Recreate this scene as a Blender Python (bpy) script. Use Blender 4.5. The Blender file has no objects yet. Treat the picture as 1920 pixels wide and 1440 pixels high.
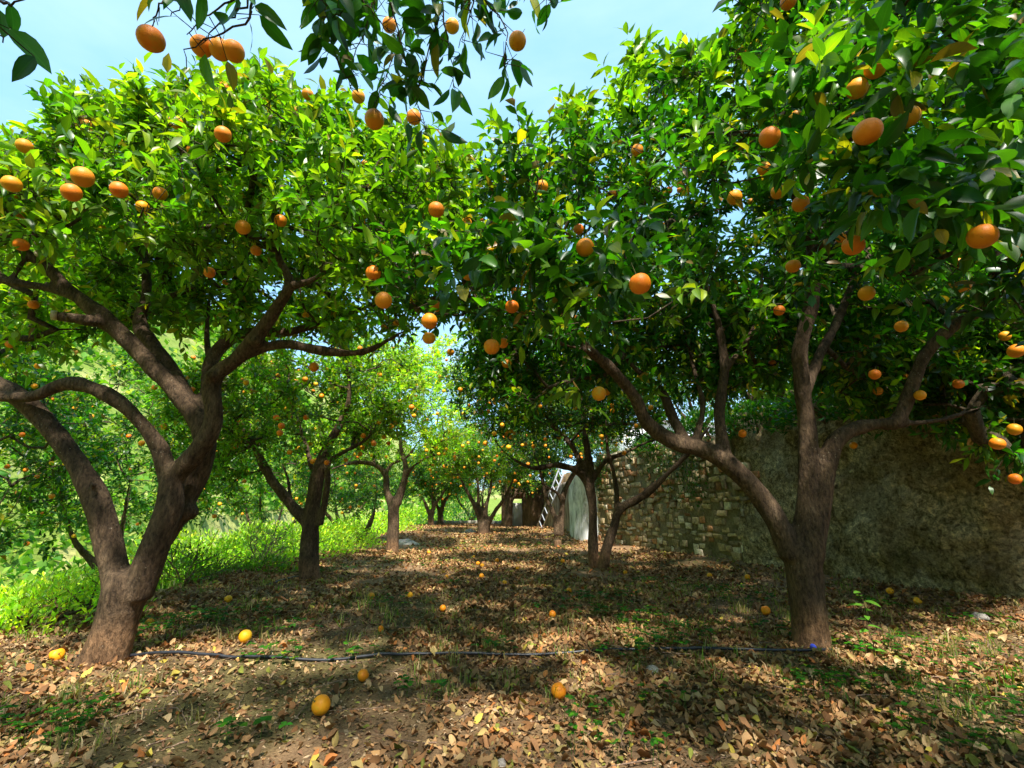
import bpy, math, random
import numpy as np
from mathutils import Vector

random.seed(7)
RS = np.random.RandomState(11)
scene = bpy.context.scene
COL = scene.collection

# ------------------------------------------------------------------ camera
FPX = 880.0                      # focal length in pixels of a 1920 wide picture
PITCH = math.radians(14.65)
CH = 1.0                         # camera height
cam_d = bpy.data.cameras.new('camera')
cam_d.sensor_width = 36.0
cam_d.lens = 36.0 * FPX / 1920.0
cam_d.clip_start = 0.02
cam_d.clip_end = 2000
cam = bpy.data.objects.new('camera', cam_d)
COL.objects.link(cam)
cam.location = (0, 0, CH)
cam.rotation_euler = (math.radians(90) + PITCH, 0, 0)
scene.camera = cam

# ------------------------------------------------------------------ light
SUN_EL = math.radians(56)
SUN_AZ = math.radians(168)       # compass style: 0 = +Y, clockwise; 180 is straight behind the camera
sdir = Vector((math.sin(SUN_AZ) * math.cos(SUN_EL), math.cos(SUN_AZ) * math.cos(SUN_EL), math.sin(SUN_EL)))
w = bpy.data.worlds.new('World')
scene.world = w
w.use_nodes = True
nt = w.node_tree
bg = nt.nodes['Background']
sky = nt.nodes.new('ShaderNodeTexSky')
sky.sky_type = 'NISHITA'
sky.sun_disc = False
sky.sun_elevation = SUN_EL
sky.sun_rotation = SUN_AZ
sky.altitude = 100
sky.air_density = 1.0
sky.dust_density = 1.2
sky.ozone_density = 1.0
# thin bright summer haze over the clear sky
hz = nt.nodes.new('ShaderNodeMix'); hz.data_type = 'RGBA'; hz.inputs[0].default_value = 0.62
hz.inputs[7].default_value = (3.2, 5.1, 6.1, 1)
nt.links.new(sky.outputs[0], hz.inputs[6])
wt = nt.nodes.new('ShaderNodeTexCoord')
wm = nt.nodes.new('ShaderNodeMapping'); wm.inputs['Scale'].default_value = (1.0, 1.6, 3.5)
wn = nt.nodes.new('ShaderNodeTexNoise'); wn.inputs['Scale'].default_value = 1.6; wn.inputs['Detail'].default_value = 7; wn.inputs['Roughness'].default_value = 0.55
wr = nt.nodes.new('ShaderNodeValToRGB')
wr.color_ramp.elements[0].position = 0.35; wr.color_ramp.elements[0].color = (1.2, 2.95, 4.7, 1)
wr.color_ramp.elements[1].position = 0.72; wr.color_ramp.elements[1].color = (2.5, 4.0, 5.1, 1)
nt.links.new(wt.outputs['Generated'], wm.inputs[0]); nt.links.new(wm.outputs[0], wn.inputs['Vector'])
nt.links.new(wn.outputs[0], wr.inputs[0]); nt.links.new(wr.outputs[0], hz.inputs[7])
nt.links.new(hz.outputs[2], bg.inputs[0])
bg.inputs[1].default_value = 0.132
sd = bpy.data.lights.new('sun', 'SUN')
sd.energy = 4.0
sd.angle = math.radians(2.5)
sd.color = (1.0, 0.95, 0.86)
sun = bpy.data.objects.new('sun', sd)
COL.objects.link(sun)
sun.rotation_euler = sdir.to_track_quat('Z', 'Y').to_euler()
sun.location = (0, -5, 20)
vs = scene.view_settings
vs.view_transform = 'Standard'
vs.look = 'None'
vs.exposure = 1.38
vs.gamma = 1.0
scene.cycles.max_bounces = 7
scene.cycles.diffuse_bounces = 4
scene.cycles.glossy_bounces = 2
scene.cycles.transmission_bounces = 5
scene.cycles.sample_clamp_indirect = 6

# ------------------------------------------------------------------ pixel helpers
CP, SP = math.cos(PITCH), math.sin(PITCH)

def ray(px, py):
    a = (px - 960.0) / FPX
    b = (720.0 - py) / FPX
    return a, CP - SP * b, SP + CP * b

def P(px, py, Y):
    a, y, z = ray(px, py)
    t = Y / y
    return np.array([a * t, Y, CH + z * t])

def PT(px, py, t):
    a, y, z = ray(px, py)
    return np.array([a * t, y * t, CH + z * t])

def project(p):
    p = np.atleast_2d(p)
    x, y, z = p[:, 0], p[:, 1], p[:, 2] - CH
    cz = y * CP + z * SP
    cy = -y * SP + z * CP
    cz_ = np.where(np.abs(cz) < 1e-4, 1e-4, cz)
    return 960 + FPX * x / cz_, 720 - FPX * cy / cz_, cz

# ------------------------------------------------------------------ noise
def _hash(ix, iy, iz, s):
    n = (ix * 374761393 + iy * 668265263 + iz * 2147483647 + s * 1274126177) & 0xffffffff
    n = ((n ^ (n >> 13)) * 1274126177) & 0xffffffff
    n = (n ^ (n >> 16)) & 0xffffffff
    return n / 4294967295.0

def vnoise(p, freq=1.0, seed=0):
    p = np.asarray(p, float) * freq
    i = np.floor(p).astype(np.int64)
    f = p - i
    f = f * f * (3 - 2 * f)
    r = 0
    for dx in (0, 1):
        for dy in (0, 1):
            for dz in (0, 1):
                h = _hash(i[:, 0] + dx, i[:, 1] + dy, i[:, 2] + dz, seed)
                wx = f[:, 0] if dx else 1 - f[:, 0]
                wy = f[:, 1] if dy else 1 - f[:, 1]
                wz = f[:, 2] if dz else 1 - f[:, 2]
                r = r + h * wx * wy * wz
    return r * 2 - 1

def fbm(p, freq=1.0, seed=0, octs=3):
    r, a = 0, 1.0
    for k in range(octs):
        r = r + a * vnoise(p, freq * 2 ** k, seed + k * 17)
        a *= 0.5
    return r

def sstep(a, b, x):
    t = np.clip((x - a) / (b - a), 0, 1)
    return t * t * (3 - 2 * t)

# ------------------------------------------------------------------ terrain height
def wall_x(y):
    y = np.asarray(y, float)
    return 4.9 - 0.32 * (np.minimum(y, 14.7) - 4.9) - 0.075 * np.maximum(y - 14.7, 0)

def H(x, y):
    x = np.asarray(x, float); y = np.asarray(y, float)
    shp = np.broadcast(x, y).shape
    x = np.broadcast_to(x, shp).ravel(); y = np.broadcast_to(y, shp).ravel()
    p = np.stack([x, y, np.zeros_like(x)], 1)
    z = 0.21 * sstep(12, 17, y)
    z = z + 0.030 * vnoise(p, 0.9, 3) + 0.014 * vnoise(p, 3.1, 5) + 0.006 * vnoise(p, 9.0, 6)
    z = z + 0.12 * sstep(0.9, 0.0, wall_x(y) - x) * sstep(20, 14, y)
    edge = -4.05 + 0.22 * vnoise(np.stack([y, y * 0, y * 0], 1), 0.35, 9) + 0.35 * sstep(4.5, 2.5, y)
    d = np.maximum(edge - x, 0)
    side = -0.45 * (np.sqrt(d * d + 0.35 ** 2) - 0.35)
    dd = np.maximum(d - 6.0, 0)
    side = side + 0.45 * dd * sstep(0, 6, dd)
    hill = 0.80 * np.maximum(d - 13, 0)
    hill = np.minimum(hill, 60 + 6 * vnoise(p, 0.03, 41))
    side = side + hill + (0.5 * vnoise(p, 0.22, 21) + 2.0 * vnoise(p, 0.06, 22)) * sstep(2, 14, d)
    dy = np.maximum(y - 22.0, 0)
    back = -0.35 * (np.sqrt(dy * dy + 1.0) - 1.0)
    back = np.maximum(back, -3.0) + 0.16 * np.maximum(dy - 20, 0)
    back = np.minimum(back, 12)
    z = z + np.where(side > 0, np.maximum(side, back * 0.5), side + back * 0.6)
    up = sstep(0.14, 0.34, x - wall_x(y)) * sstep(27, 22, y)
    upz = 2.2 + 0.05 * np.maximum(x - 12, 0) + 0.06 * vnoise(p, 0.7, 31)
    z = z * (1 - up) + upz * up
    return z.reshape(shp) if shp else float(z[0])

def Hs(x, y):
    return float(H(np.array([x]), np.array([y]))[0])

def G(px, py):
    a, y, z = ray(px, py)
    t = -CH / z
    for _ in range(8):
        t = (Hs(a * t, y * t) - CH) / z
    return np.array([a * t, y * t, CH + z * t])

# ------------------------------------------------------------------ materials
def new_mat(name):
    m = bpy.data.materials.new(name)
    m.use_nodes = True
    n = m.node_tree.nodes
    for x in list(n):
        n.remove(x)
    out = n.new('ShaderNodeOutputMaterial')
    return m, n, m.node_tree.links, out

def ramp(n, stops, interp='LINEAR'):
    r = n.new('ShaderNodeValToRGB')
    r.color_ramp.interpolation = interp
    e = r.color_ramp.elements
    while len(e) > 1:
        e.remove(e[-1])
    e[0].position = stops[0][0]; e[0].color = (*stops[0][1], 1)
    for pos, c in stops[1:]:
        q = e.new(pos); q.color = (*c, 1)
    return r

def noise_node(n, l, scale, detail=6, rough=0.6, vec=None, dist=0.0):
    t = n.new('ShaderNodeTexNoise')
    t.inputs['Scale'].default_value = scale
    t.inputs['Detail'].default_value = detail
    t.inputs['Roughness'].default_value = rough
    t.inputs['Distortion'].default_value = dist
    if vec is not None:
        l.new(vec, t.inputs['Vector'])
    return t

def mixc(n, l, fac, a, b, mode='MIX'):
    m = n.new('ShaderNodeMix')
    m.data_type = 'RGBA'
    m.blend_type = mode
    if hasattr(fac, 'is_linked'):
        l.new(fac, m.inputs[0])
    else:
        m.inputs[0].default_value = fac
    for sock, v in ((m.inputs[6], a), (m.inputs[7], b)):
        if hasattr(v, 'is_linked'):
            l.new(v, sock)
        else:
            sock.default_value = (*v, 1)
    return m.outputs[2]

def leaf_mat(name, trans=0.45, rough=0.38, tcol=(1.9, 2.3, 0.35), spec=0.5, veins=True, undercol=(1.25, 1.15, 1.5)):
    m, n, l, out = new_mat(name)
    at = n.new('ShaderNodeAttribute'); at.attribute_name = 'Col'
    col = at.outputs['Color']
    if veins:
        uv = n.new('ShaderNodeUVMap')
        sep = n.new('ShaderNodeSeparateXYZ'); l.new(uv.outputs[0], sep.inputs[0])
        ab = n.new('ShaderNodeMath'); ab.operation = 'ABSOLUTE'; l.new(sep.outputs[0], ab.inputs[0])
        mr = n.new('ShaderNodeMapRange'); mr.inputs[1].default_value = 0.0; mr.inputs[2].default_value = 0.10
        mr.inputs[3].default_value = 1.0; mr.inputs[4].default_value = 0.0
        l.new(ab.outputs[0], mr.inputs[0])
        # side veins
        ad = n.new('ShaderNodeMath'); ad.operation = 'MULTIPLY_ADD'
        l.new(ab.outputs[0], ad.inputs[0]); ad.inputs[1].default_value = -0.32; l.new(sep.outputs[1], ad.inputs[2])
        ml = n.new('ShaderNodeMath'); ml.operation = 'MULTIPLY'; l.new(ad.outputs[0], ml.inputs[0]); ml.inputs[1].default_value = 55
        sn = n.new('ShaderNodeMath'); sn.operation = 'SINE'; l.new(ml.outputs[0], sn.inputs[0])
        m2 = n.new('ShaderNodeMapRange'); m2.inputs[1].default_value = 0.75; m2.inputs[2].default_value = 1.0
        m2.inputs[3].default_value = 0.0; m2.inputs[4].default_value = 0.30
        l.new(sn.outputs[0], m2.inputs[0])
        mx = n.new('ShaderNodeMath'); mx.operation = 'MAXIMUM'; l.new(mr.outputs[0], mx.inputs[0]); l.new(m2.outputs[0], mx.inputs[1])
        sc = n.new('ShaderNodeMath'); sc.operation = 'MULTIPLY'; l.new(mx.outputs[0], sc.inputs[0]); sc.inputs[1].default_value = 0.55
        light = mixc(n, l, 1.0, col, (2.0, 1.7, 1.6), 'MULTIPLY')
        col = mixc(n, l, sc.outputs[0], col, light)
    geo = n.new('ShaderNodeNewGeometry')
    under = mixc(n, l, 1.0, col, undercol, 'MULTIPLY')
    col2 = mixc(n, l, geo.outputs['Backfacing'], col, under)
    pb = n.new('ShaderNodeBsdfPrincipled')
    l.new(col2, pb.inputs['Base Color'])
    pb.inputs['Roughness'].default_value = rough
    pb.inputs['Specular IOR Level'].default_value = spec
    tr = n.new('ShaderNodeBsdfTranslucent')
    tc = mixc(n, l, 1.0, col, tcol, 'MULTIPLY')
    l.new(tc, tr.inputs[0])
    mx2 = n.new('ShaderNodeMixShader'); mx2.inputs[0].default_value = trans
    l.new(pb.outputs[0], mx2.inputs[1]); l.new(tr.outputs[0], mx2.inputs[2])
    l.new(mx2.outputs[0], out.inputs[0])
    return m

M = {}
M['leaf'] = leaf_mat('orange_leaf')
M['herb'] = leaf_mat('herb_leaf', trans=0.4, rough=0.6, spec=0.2, veins=False)
M['litter'] = leaf_mat('dry_leaf', trans=0.12, rough=0.75, tcol=(1.2, 1.0, 0.7), spec=0.15, veins=True, undercol=(0.85, 0.82, 0.75))

def bark_mat(name, c1, c2, c3, scale=9):
    m, n, l, out = new_mat(name)
    tc = n.new('ShaderNodeTexCoord')
    mp = n.new('ShaderNodeMapping'); mp.inputs['Scale'].default_value = (1, 1, 0.38)
    l.new(tc.outputs['Object'], mp.inputs[0])
    n1 = noise_node(n, l, scale, 8, 0.65, mp.outputs[0], 0.4)
    r1 = ramp(n, [(0.3, c1), (0.55, c2), (0.75, c3)])
    l.new(n1.outputs[0], r1.inputs[0])
    n2 = noise_node(n, l, 55, 5, 0.7, mp.outputs[0])
    r2 = ramp(n, [(0.35, (0.4, 0.4, 0.4)), (0.5, (0.95, 0.93, 0.9)), (0.68, (1.6, 1.55, 1.45))])
    l.new(n2.outputs[0], r2.inputs[0])
    c = mixc(n, l, 1.0, r1.outputs[0], r2.outputs[0], 'MULTIPLY')
    sx = n.new('ShaderNodeSeparateXYZ'); l.new(tc.outputs['Object'], sx.inputs[0])
    mz = n.new('ShaderNodeMapRange'); mz.inputs[1].default_value = 0.18; mz.inputs[2].default_value = 0.32
    mz.inputs[3].default_value = 0.75; mz.inputs[4].default_value = 0.0
    l.new(sx.outputs[2], mz.inputs[0])
    c = mixc(n, l, mz.outputs[0], c, mixc(n, l, 1.0, c, (1.9, 1.6, 1.35), 'MULTIPLY'))
    # lichen specks
    vo = n.new('ShaderNodeTexVoronoi'); vo.inputs['Scale'].default_value = 38
    l.new(tc.outputs['Object'], vo.inputs['Vector'])
    rv = ramp(n, [(0.10, (1, 1, 1)), (0.17, (0, 0, 0))])
    l.new(vo.outputs['Distance'], rv.inputs[0])
    n3 = noise_node(n, l, 4, 3, 0.5, tc.outputs['Object'])
    r3 = ramp(n, [(0.52, (0, 0, 0)), (0.62, (0.6, 0.6, 0.6))]); l.new(n3.outputs[0], r3.inputs[0])
    mm = n.new('ShaderNodeMath'); mm.operation = 'MULTIPLY'
    l.new(rv.outputs[0], mm.inputs[0]); l.new(r3.outputs[0], mm.inputs[1])
    c = mixc(n, l, mm.outputs[0], c, (0.42, 0.38, 0.28))
    pb = n.new('ShaderNodeBsdfPrincipled'); l.new(c, pb.inputs['Base Color'])
    pb.inputs['Roughness'].default_value = 0.85
    pb.inputs['Specular IOR Level'].default_value = 0.2
    bu = n.new('ShaderNodeBump'); bu.inputs['Strength'].default_value = 0.9; bu.inputs['Distance'].default_value = 0.03
    ad = n.new('ShaderNodeMath'); ad.operation = 'ADD'
    l.new(n1.outputs[0], ad.inputs[0]); l.new(n2.outputs[0], ad.inputs[1])
    l.new(ad.outputs[0], bu.inputs['Height']); l.new(bu.outputs[0], pb.inputs['Normal'])
    l.new(pb.outputs[0], out.inputs[0])
    return m

M['bark'] = bark_mat('orange_bark', (0.052, 0.034, 0.021), (0.115, 0.076, 0.047), (0.21, 0.145, 0.092))
M['twig'] = bark_mat('twig_bark', (0.06, 0.045, 0.03), (0.10, 0.075, 0.045), (0.16, 0.12, 0.07), 20)
M['dry_twig'] = bark_mat('dry_twig', (0.14, 0.10, 0.08), (0.22, 0.17, 0.14), (0.30, 0.24, 0.2), 20)

def simple_mat(name, c1, c2, scale=8, rough=0.7, bump=0.2, dist=0.005, spec=0.3, detail=6):
    m, n, l, out = new_mat(name)
    tc = n.new('ShaderNodeTexCoord')
    n1 = noise_node(n, l, scale, detail, 0.6, tc.outputs['Object'])
    r1 = ramp(n, [(0.35, c1), (0.65, c2)]); l.new(n1.outputs[0], r1.inputs[0])
    pb = n.new('ShaderNodeBsdfPrincipled'); l.new(r1.outputs[0], pb.inputs['Base Color'])
    pb.inputs['Roughness'].default_value = rough
    pb.inputs['Specular IOR Level'].default_value = spec
    bu = n.new('ShaderNodeBump'); bu.inputs['Strength'].default_value = bump; bu.inputs['Distance'].default_value = dist
    l.new(n1.outputs[0], bu.inputs['Height']); l.new(bu.outputs[0], pb.inputs['Normal'])
    l.new(pb.outputs[0], out.inputs[0])
    return m

def orange_mat(name, c1, c2):
    m, n, l, out = new_mat(name)
    tc = n.new('ShaderNodeTexCoord')
    oi = n.new('ShaderNodeObjectInfo')
    n1 = noise_node(n, l, 14, 4, 0.6, tc.outputs['Object'])
    r1 = ramp(n, [(0.3, c1), (0.7, c2)]); l.new(n1.outputs[0], r1.inputs[0])
    n4 = noise_node(n, l, 22, 3, 0.5, tc.outputs['Object'])
    n4.noise_dimensions = '4D'
    mw = n.new('ShaderNodeMath'); mw.operation = 'MULTIPLY'; l.new(oi.outputs['Random'], mw.inputs[0]); mw.inputs[1].default_value = 40
    l.new(mw.outputs[0], n4.inputs['W'])
    r4 = ramp(n, [(0.56, (0, 0, 0)), (0.72, (0.75, 0.75, 0.75))]); l.new(n4.outputs[0], r4.inputs[0])
    pc_ = mixc(n, l, r4.outputs[0], r1.outputs[0], (0.62, 0.34, 0.02))
    n5 = noise_node(n, l, 90, 3, 0.6, tc.outputs['Object'])
    r5 = ramp(n, [(0.66, (0, 0, 0)), (0.74, (0.7, 0.7, 0.7))]); l.new(n5.outputs[0], r5.inputs[0])
    pc_ = mixc(n, l, r5.outputs[0], pc_, (0.30, 0.12, 0.03))
    hs = n.new('ShaderNodeHueSaturation')
    mr = n.new('ShaderNodeMapRange'); mr.inputs[3].default_value = 0.496; mr.inputs[4].default_value = 0.526
    l.new(oi.outputs['Random'], mr.inputs[0]); l.new(mr.outputs[0], hs.inputs['Hue'])
    l.new(pc_, hs.inputs['Color'])
    pb = n.new('ShaderNodeBsdfPrincipled'); l.new(hs.outputs[0], pb.inputs['Base Color'])
    pb.inputs['Roughness'].default_value = 0.5
    pb.inputs['Specular IOR Level'].default_value = 0.35
    n2 = noise_node(n, l, 260, 2, 0.5, tc.outputs['Object'])
    bu = n.new('ShaderNodeBump'); bu.inputs['Strength'].default_value = 0.35; bu.inputs['Distance'].default_value = 0.002
    l.new(n2.outputs[0], bu.inputs['Height']); l.new(bu.outputs[0], pb.inputs['Normal'])
    l.new(pb.outputs[0], out.inputs[0])
    return m

M['orange'] = orange_mat('orange_peel', (0.80, 0.17, 0.006), (0.86, 0.235, 0.009))
M['sunlit_orange'] = orange_mat('sunny_peel', (0.84, 0.30, 0.010), (0.90, 0.42, 0.015))  # same fruit, with the yellow of sunlight put into the peel colour
M['old_orange'] = orange_mat('fallen_peel', (0.86, 0.22, 0.008), (0.90, 0.34, 0.012))
M['calyx'] = simple_mat('calyx', (0.08, 0.11, 0.03), (0.14, 0.13, 0.05), 40)
M['pipe'] = simple_mat('black_hose', (0.012, 0.013, 0.018), (0.025, 0.027, 0.035), 30, 0.38, 0.05, 0.001, 0.5)
M['cut'] = simple_mat('cut_wood', (0.42, 0.33, 0.20), (0.55, 0.46, 0.32), 25, 0.8)
M['alu'] = simple_mat('ladder_metal', (0.30, 0.32, 0.36), (0.46, 0.49, 0.54), 12, 0.4, 0.05)
M['rock'] = simple_mat('rock', (0.22, 0.19, 0.16), (0.42, 0.38, 0.33), 12, 0.9, 0.8, 0.02)
M['blue'] = simple_mat('blue_plastic', (0.03, 0.06, 0.5), (0.05, 0.09, 0.6), 20, 0.4, 0.02)

# ground
def ground_mat():
    m, n, l, out = new_mat('ground_earth')
    at = n.new('ShaderNodeAttribute'); at.attribute_name = 'Col'
    tc = n.new('ShaderNodeTexCoord')
    n1 = noise_node(n, l, 3.2, 8, 0.7, tc.outputs['Object'])
    r1 = ramp(n, [(0.3, (0.6, 0.6, 0.6)), (0.7, (1.35, 1.35, 1.3))]); l.new(n1.outputs[0], r1.inputs[0])
    n2 = noise_node(n, l, 60, 6, 0.75, tc.outputs['Object'])
    r2 = ramp(n, [(0.3, (0.45, 0.42, 0.4)), (0.7, (1.5, 1.5, 1.5))]); l.new(n2.outputs[0], r2.inputs[0])
    c = mixc(n, l, 1.0, at.outputs['Color'], r1.outputs[0], 'MULTIPLY')
    c = mixc(n, l, 1.0, c, r2.outputs[0], 'MULTIPLY')
    pb = n.new('ShaderNodeBsdfPrincipled'); l.new(c, pb.inputs['Base Color'])
    pb.inputs['Roughness'].default_value = 0.95
    pb.inputs['Specular IOR Level'].default_value = 0.1
    bu = n.new('ShaderNodeBump'); bu.inputs['Strength'].default_value = 1.0; bu.inputs['Distance'].default_value = 0.02
    l.new(n2.outputs[0], bu.inputs['Height']); l.new(bu.outputs[0], pb.inputs['Normal'])
    l.new(pb.outputs[0], out.inputs[0])
    return m
M['ground'] = ground_mat()

def plaster_mat():
    m, n, l, out = new_mat('rough_plaster')
    tc = n.new('ShaderNodeTexCoord')
    n1 = noise_node(n, l, 1.7, 10, 0.68, tc.outputs['Object'], 0.3)
    r1 = ramp(n, [(0.32, (0.13, 0.09, 0.045)), (0.44, (0.30, 0.235, 0.125)), (0.53, (0.44, 0.37, 0.24)), (0.68, (0.58, 0.53, 0.41))])
    l.new(n1.outputs[0], r1.inputs[0])
    n2 = noise_node(n, l, 14, 8, 0.75, tc.outputs['Object'], 0.6)
    r2 = ramp(n, [(0.38, (0.35, 0.32, 0.25)), (0.48, (0.9, 0.9, 0.85)), (0.62, (1.7, 1.65, 1.5))]); l.new(n2.outputs[0], r2.inputs[0])
    c = mixc(n, l, 1.0, r1.outputs[0], r2.outputs[0], 'MULTIPLY')
    n3 = noise_node(n, l, 2.3, 6, 0.7, tc.outputs['Object'], 0.5)
    r3 = ramp(n, [(0.58, (0, 0, 0)), (0.66, (0.6, 0.6, 0.6))]); l.new(n3.outputs[0], r3.inputs[0])
    c = mixc(n, l, r3.outputs[0], c, (0.09, 0.09, 0.03))
    v1 = n.new('ShaderNodeTexVoronoi'); v1.inputs['Scale'].default_value = 6.5
    nd = noise_node(n, l, 5, 3, 0.5, tc.outputs['Object'])
    wv_ = mixc(n, l, 0.12, tc.outputs['Object'], nd.outputs['Color'])
    l.new(wv_, v1.inputs['Vector'])
    rc_ = ramp(n, [(0.0, (0.13, 0.09, 0.05)), (0.5, (0.34, 0.27, 0.17)), (1.0, (0.58, 0.52, 0.42))]); 
    bw = n.new('ShaderNodeRGBToBW'); l.new(v1.outputs['Color'], bw.inputs[0]); l.new(bw.outputs[0], rc_.inputs[0])
    n6 = noise_node(n, l, 1.3, 5, 0.6, tc.outputs['Object'])
    r6 = ramp(n, [(0.50, (0, 0, 0)), (0.56, (0.5, 0.5, 0.5))]); l.new(n6.outputs[0], r6.inputs[0])
    c = mixc(n, l, r6.outputs[0], c, rc_.outputs[0])
    n8 = noise_node(n, l, 26, 9, 0.8, tc.outputs['Object'], 0.8)
    r8 = ramp(n, [(0.36, (0.25, 0.22, 0.17)), (0.47, (0.85, 0.83, 0.78)), (0.60, (1.6, 1.55, 1.45))]); l.new(n8.outputs[0], r8.inputs[0])
    c = mixc(n, l, 1.0, c, r8.outputs[0], 'MULTIPLY')
    pb = n.new('ShaderNodeBsdfPrincipled'); l.new(c, pb.inputs['Base Color'])
    pb.inputs['Roughness'].default_value = 0.95; pb.inputs['Specular IOR Level'].default_value = 0.1
    ad = n.new('ShaderNodeMath'); ad.operation = 'ADD'
    l.new(n1.outputs[0], ad.inputs[0]); l.new(n2.outputs[0], ad.inputs[1])
    bu = n.new('ShaderNodeBump'); bu.inputs['Strength'].default_value = 1.0; bu.inputs['Distance'].default_value = 0.10
    l.new(ad.outputs[0], bu.inputs['Height']); l.new(bu.outputs[0], pb.inputs['Normal'])
    l.new(pb.outputs[0], out.inputs[0])
    return m
M['plaster'] = plaster_mat()

def stone_mat():
    m, n, l, out = new_mat('wall_stone')
    at = n.new('ShaderNodeAttribute'); at.attribute_name = 'Col'
    tc = n.new('ShaderNodeTexCoord')
    n2 = noise_node(n, l, 22, 7, 0.7, tc.outputs['Object'])
    r2 = ramp(n, [(0.3, (0.45, 0.45, 0.42)), (0.7, (1.35, 1.35, 1.3))]); l.new(n2.outputs[0], r2.inputs[0])
    c = mixc(n, l, 1.0, at.outputs['Color'], r2.outputs[0], 'MULTIPLY')
    n3 = noise_node(n, l, 1.6, 6, 0.7, tc.outputs['Object'], 0.5)
    r3 = ramp(n, [(0.54, (0, 0, 0)), (0.66, (0.6, 0.6, 0.6))]); l.new(n3.outputs[0], r3.inputs[0])
    c = mixc(n, l, r3.outputs[0], c, (0.05, 0.058, 0.02))
    pb = n.new('ShaderNodeBsdfPrincipled'); l.new(c, pb.inputs['Base Color'])
    pb.inputs['Roughness'].default_value = 0.95; pb.inputs['Specular IOR Level'].default_value = 0.1
    bu = n.new('ShaderNodeBump'); bu.inputs['Strength'].default_value = 0.8; bu.inputs['Distance'].default_value = 0.02
    l.new(n2.outputs[0], bu.inputs['Height']); l.new(bu.outputs[0], pb.inputs['Normal'])
    l.new(pb.outputs[0], out.inputs[0])
    return m
M['stone'] = stone_mat()

def streak_mat(name, c1, c2, c3):
    m, n, l, out = new_mat(name)
    tc = n.new('ShaderNodeTexCoord')
    mp = n.new('ShaderNodeMapping'); mp.inputs['Scale'].default_value = (1, 1, 0.25)
    l.new(tc.outputs['Object'], mp.inputs[0])
    n1 = noise_node(n, l, 5.0, 10, 0.78, mp.outputs[0], 0.3)
    r1 = ramp(n, [(0.38, c1), (0.49, c2), (0.57, c3)]); l.new(n1.outputs[0], r1.inputs[0])
    pb = n.new('ShaderNodeBsdfPrincipled'); l.new(r1.outputs[0], pb.inputs['Base Color'])
    pb.inputs['Roughness'].default_value = 0.9
    bu = n.new('ShaderNodeBump'); bu.inputs['Strength'].default_value = 0.7; bu.inputs['Distance'].default_value = 0.03
    l.new(n1.outputs[0], bu.inputs['Height']); l.new(bu.outputs[0], pb.inputs['Normal'])
    l.new(pb.outputs[0], out.inputs[0])
    return m
M['whitewash'] = streak_mat('old_whitewash', (0.22, 0.24, 0.22), (0.62, 0.64, 0.66), (0.84, 0.86, 0.88))
M['beige'] = streak_mat('beige_render', (0.07, 0.05, 0.03), (0.20, 0.15, 0.11), (0.34, 0.28, 0.23))
M['rust'] = streak_mat('rusty_render', (0.05, 0.035, 0.025), (0.16, 0.09, 0.05), (0.28, 0.17, 0.10))
M['pink'] = streak_mat('pink_render', (0.46, 0.34, 0.28), (0.60, 0.46, 0.39), (0.66, 0.52, 0.45))
M['white'] = streak_mat('white_render', (0.6, 0.62, 0.66), (0.74, 0.76, 0.8), (0.82, 0.84, 0.87))
M['glass'] = simple_mat('dark_glass', (0.02, 0.03, 0.04), (0.05, 0.06, 0.08), 3, 0.1, 0, 0.001, 0.6)
M['tile'] = simple_mat('roof_tile', (0.30, 0.12, 0.07), (0.42, 0.19, 0.11), 14, 0.8, 0.4, 0.01)
M['door'] = simple_mat('grey_door', (0.42, 0.40, 0.38), (0.52, 0.50, 0.47), 6, 0.7)

# ------------------------------------------------------------------ object helpers
def mesh_np(name, V, F, mat, parent=None, cols=None, uvs=None, smooth=False, mats=None, midx=None):
    """V (n,3); F list of arrays of equal-size faces: [(k,3) ints or (k,4) ints ...]"""
    me = bpy.data.meshes.new(name)
    V = np.asarray(V, np.float32)
    Fs = [np.asarray(f, np.int32) for f in F if len(f)]
    loops = np.concatenate([f.ravel() for f in Fs]) if Fs else np.zeros(0, np.int32)
    sizes = np.concatenate([np.full(len(f), f.shape[1], np.int32) for f in Fs])
    starts = np.concatenate([[0], np.cumsum(sizes)[:-1]]).astype(np.int32)
    me.vertices.add(len(V)); me.vertices.foreach_set('co', V.ravel())
    me.loops.add(len(loops)); me.loops.foreach_set('vertex_index', loops)
    me.polygons.add(len(sizes)); me.polygons.foreach_set('loop_start', starts)
    if cols is not None:
        a = me.color_attributes.new('Col', 'FLOAT_COLOR', 'POINT')
        c = np.ones((len(V), 4), np.float32); c[:, :3] = cols
        a.data.foreach_set('color', c.ravel())
    if uvs is not None:
        u = me.uv_layers.new(name='UVMap')
        u.data.foreach_set('uv', np.asarray(uvs, np.float32)[loops].ravel())
    for mt in (mats or [mat]):
        me.materials.append(mt)
    if midx is not None:
        me.polygons.foreach_set('material_index', np.asarray(midx, np.int32))
    me.update(calc_edges=True)
    me.validate()
    if smooth:
        me.polygons.foreach_set('use_smooth', np.ones(len(me.polygons), bool))
    o = bpy.data.objects.new(name, me)
    COL.objects.link(o)
    if parent is not None:
        o.parent = parent
        o.matrix_parent_inverse = parent.matrix_world.inverted() if False else Vector((0, 0, 0)) and o.matrix_parent_inverse
    return o

def tag(o, label=None, cat=None, group=None, kind=None):
    if label: o['label'] = label
    if cat: o['category'] = cat
    if group: o['group'] = group
    if kind: o['kind'] = kind
    return o

def empty(name, loc, label, cat, group=None):
    e = bpy.data.objects.new(name, None)
    e.empty_display_size = 0.2
    COL.objects.link(e)
    e.location = Vector([float(v) for v in loc])
    return tag(e, label, cat, group)

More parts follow.
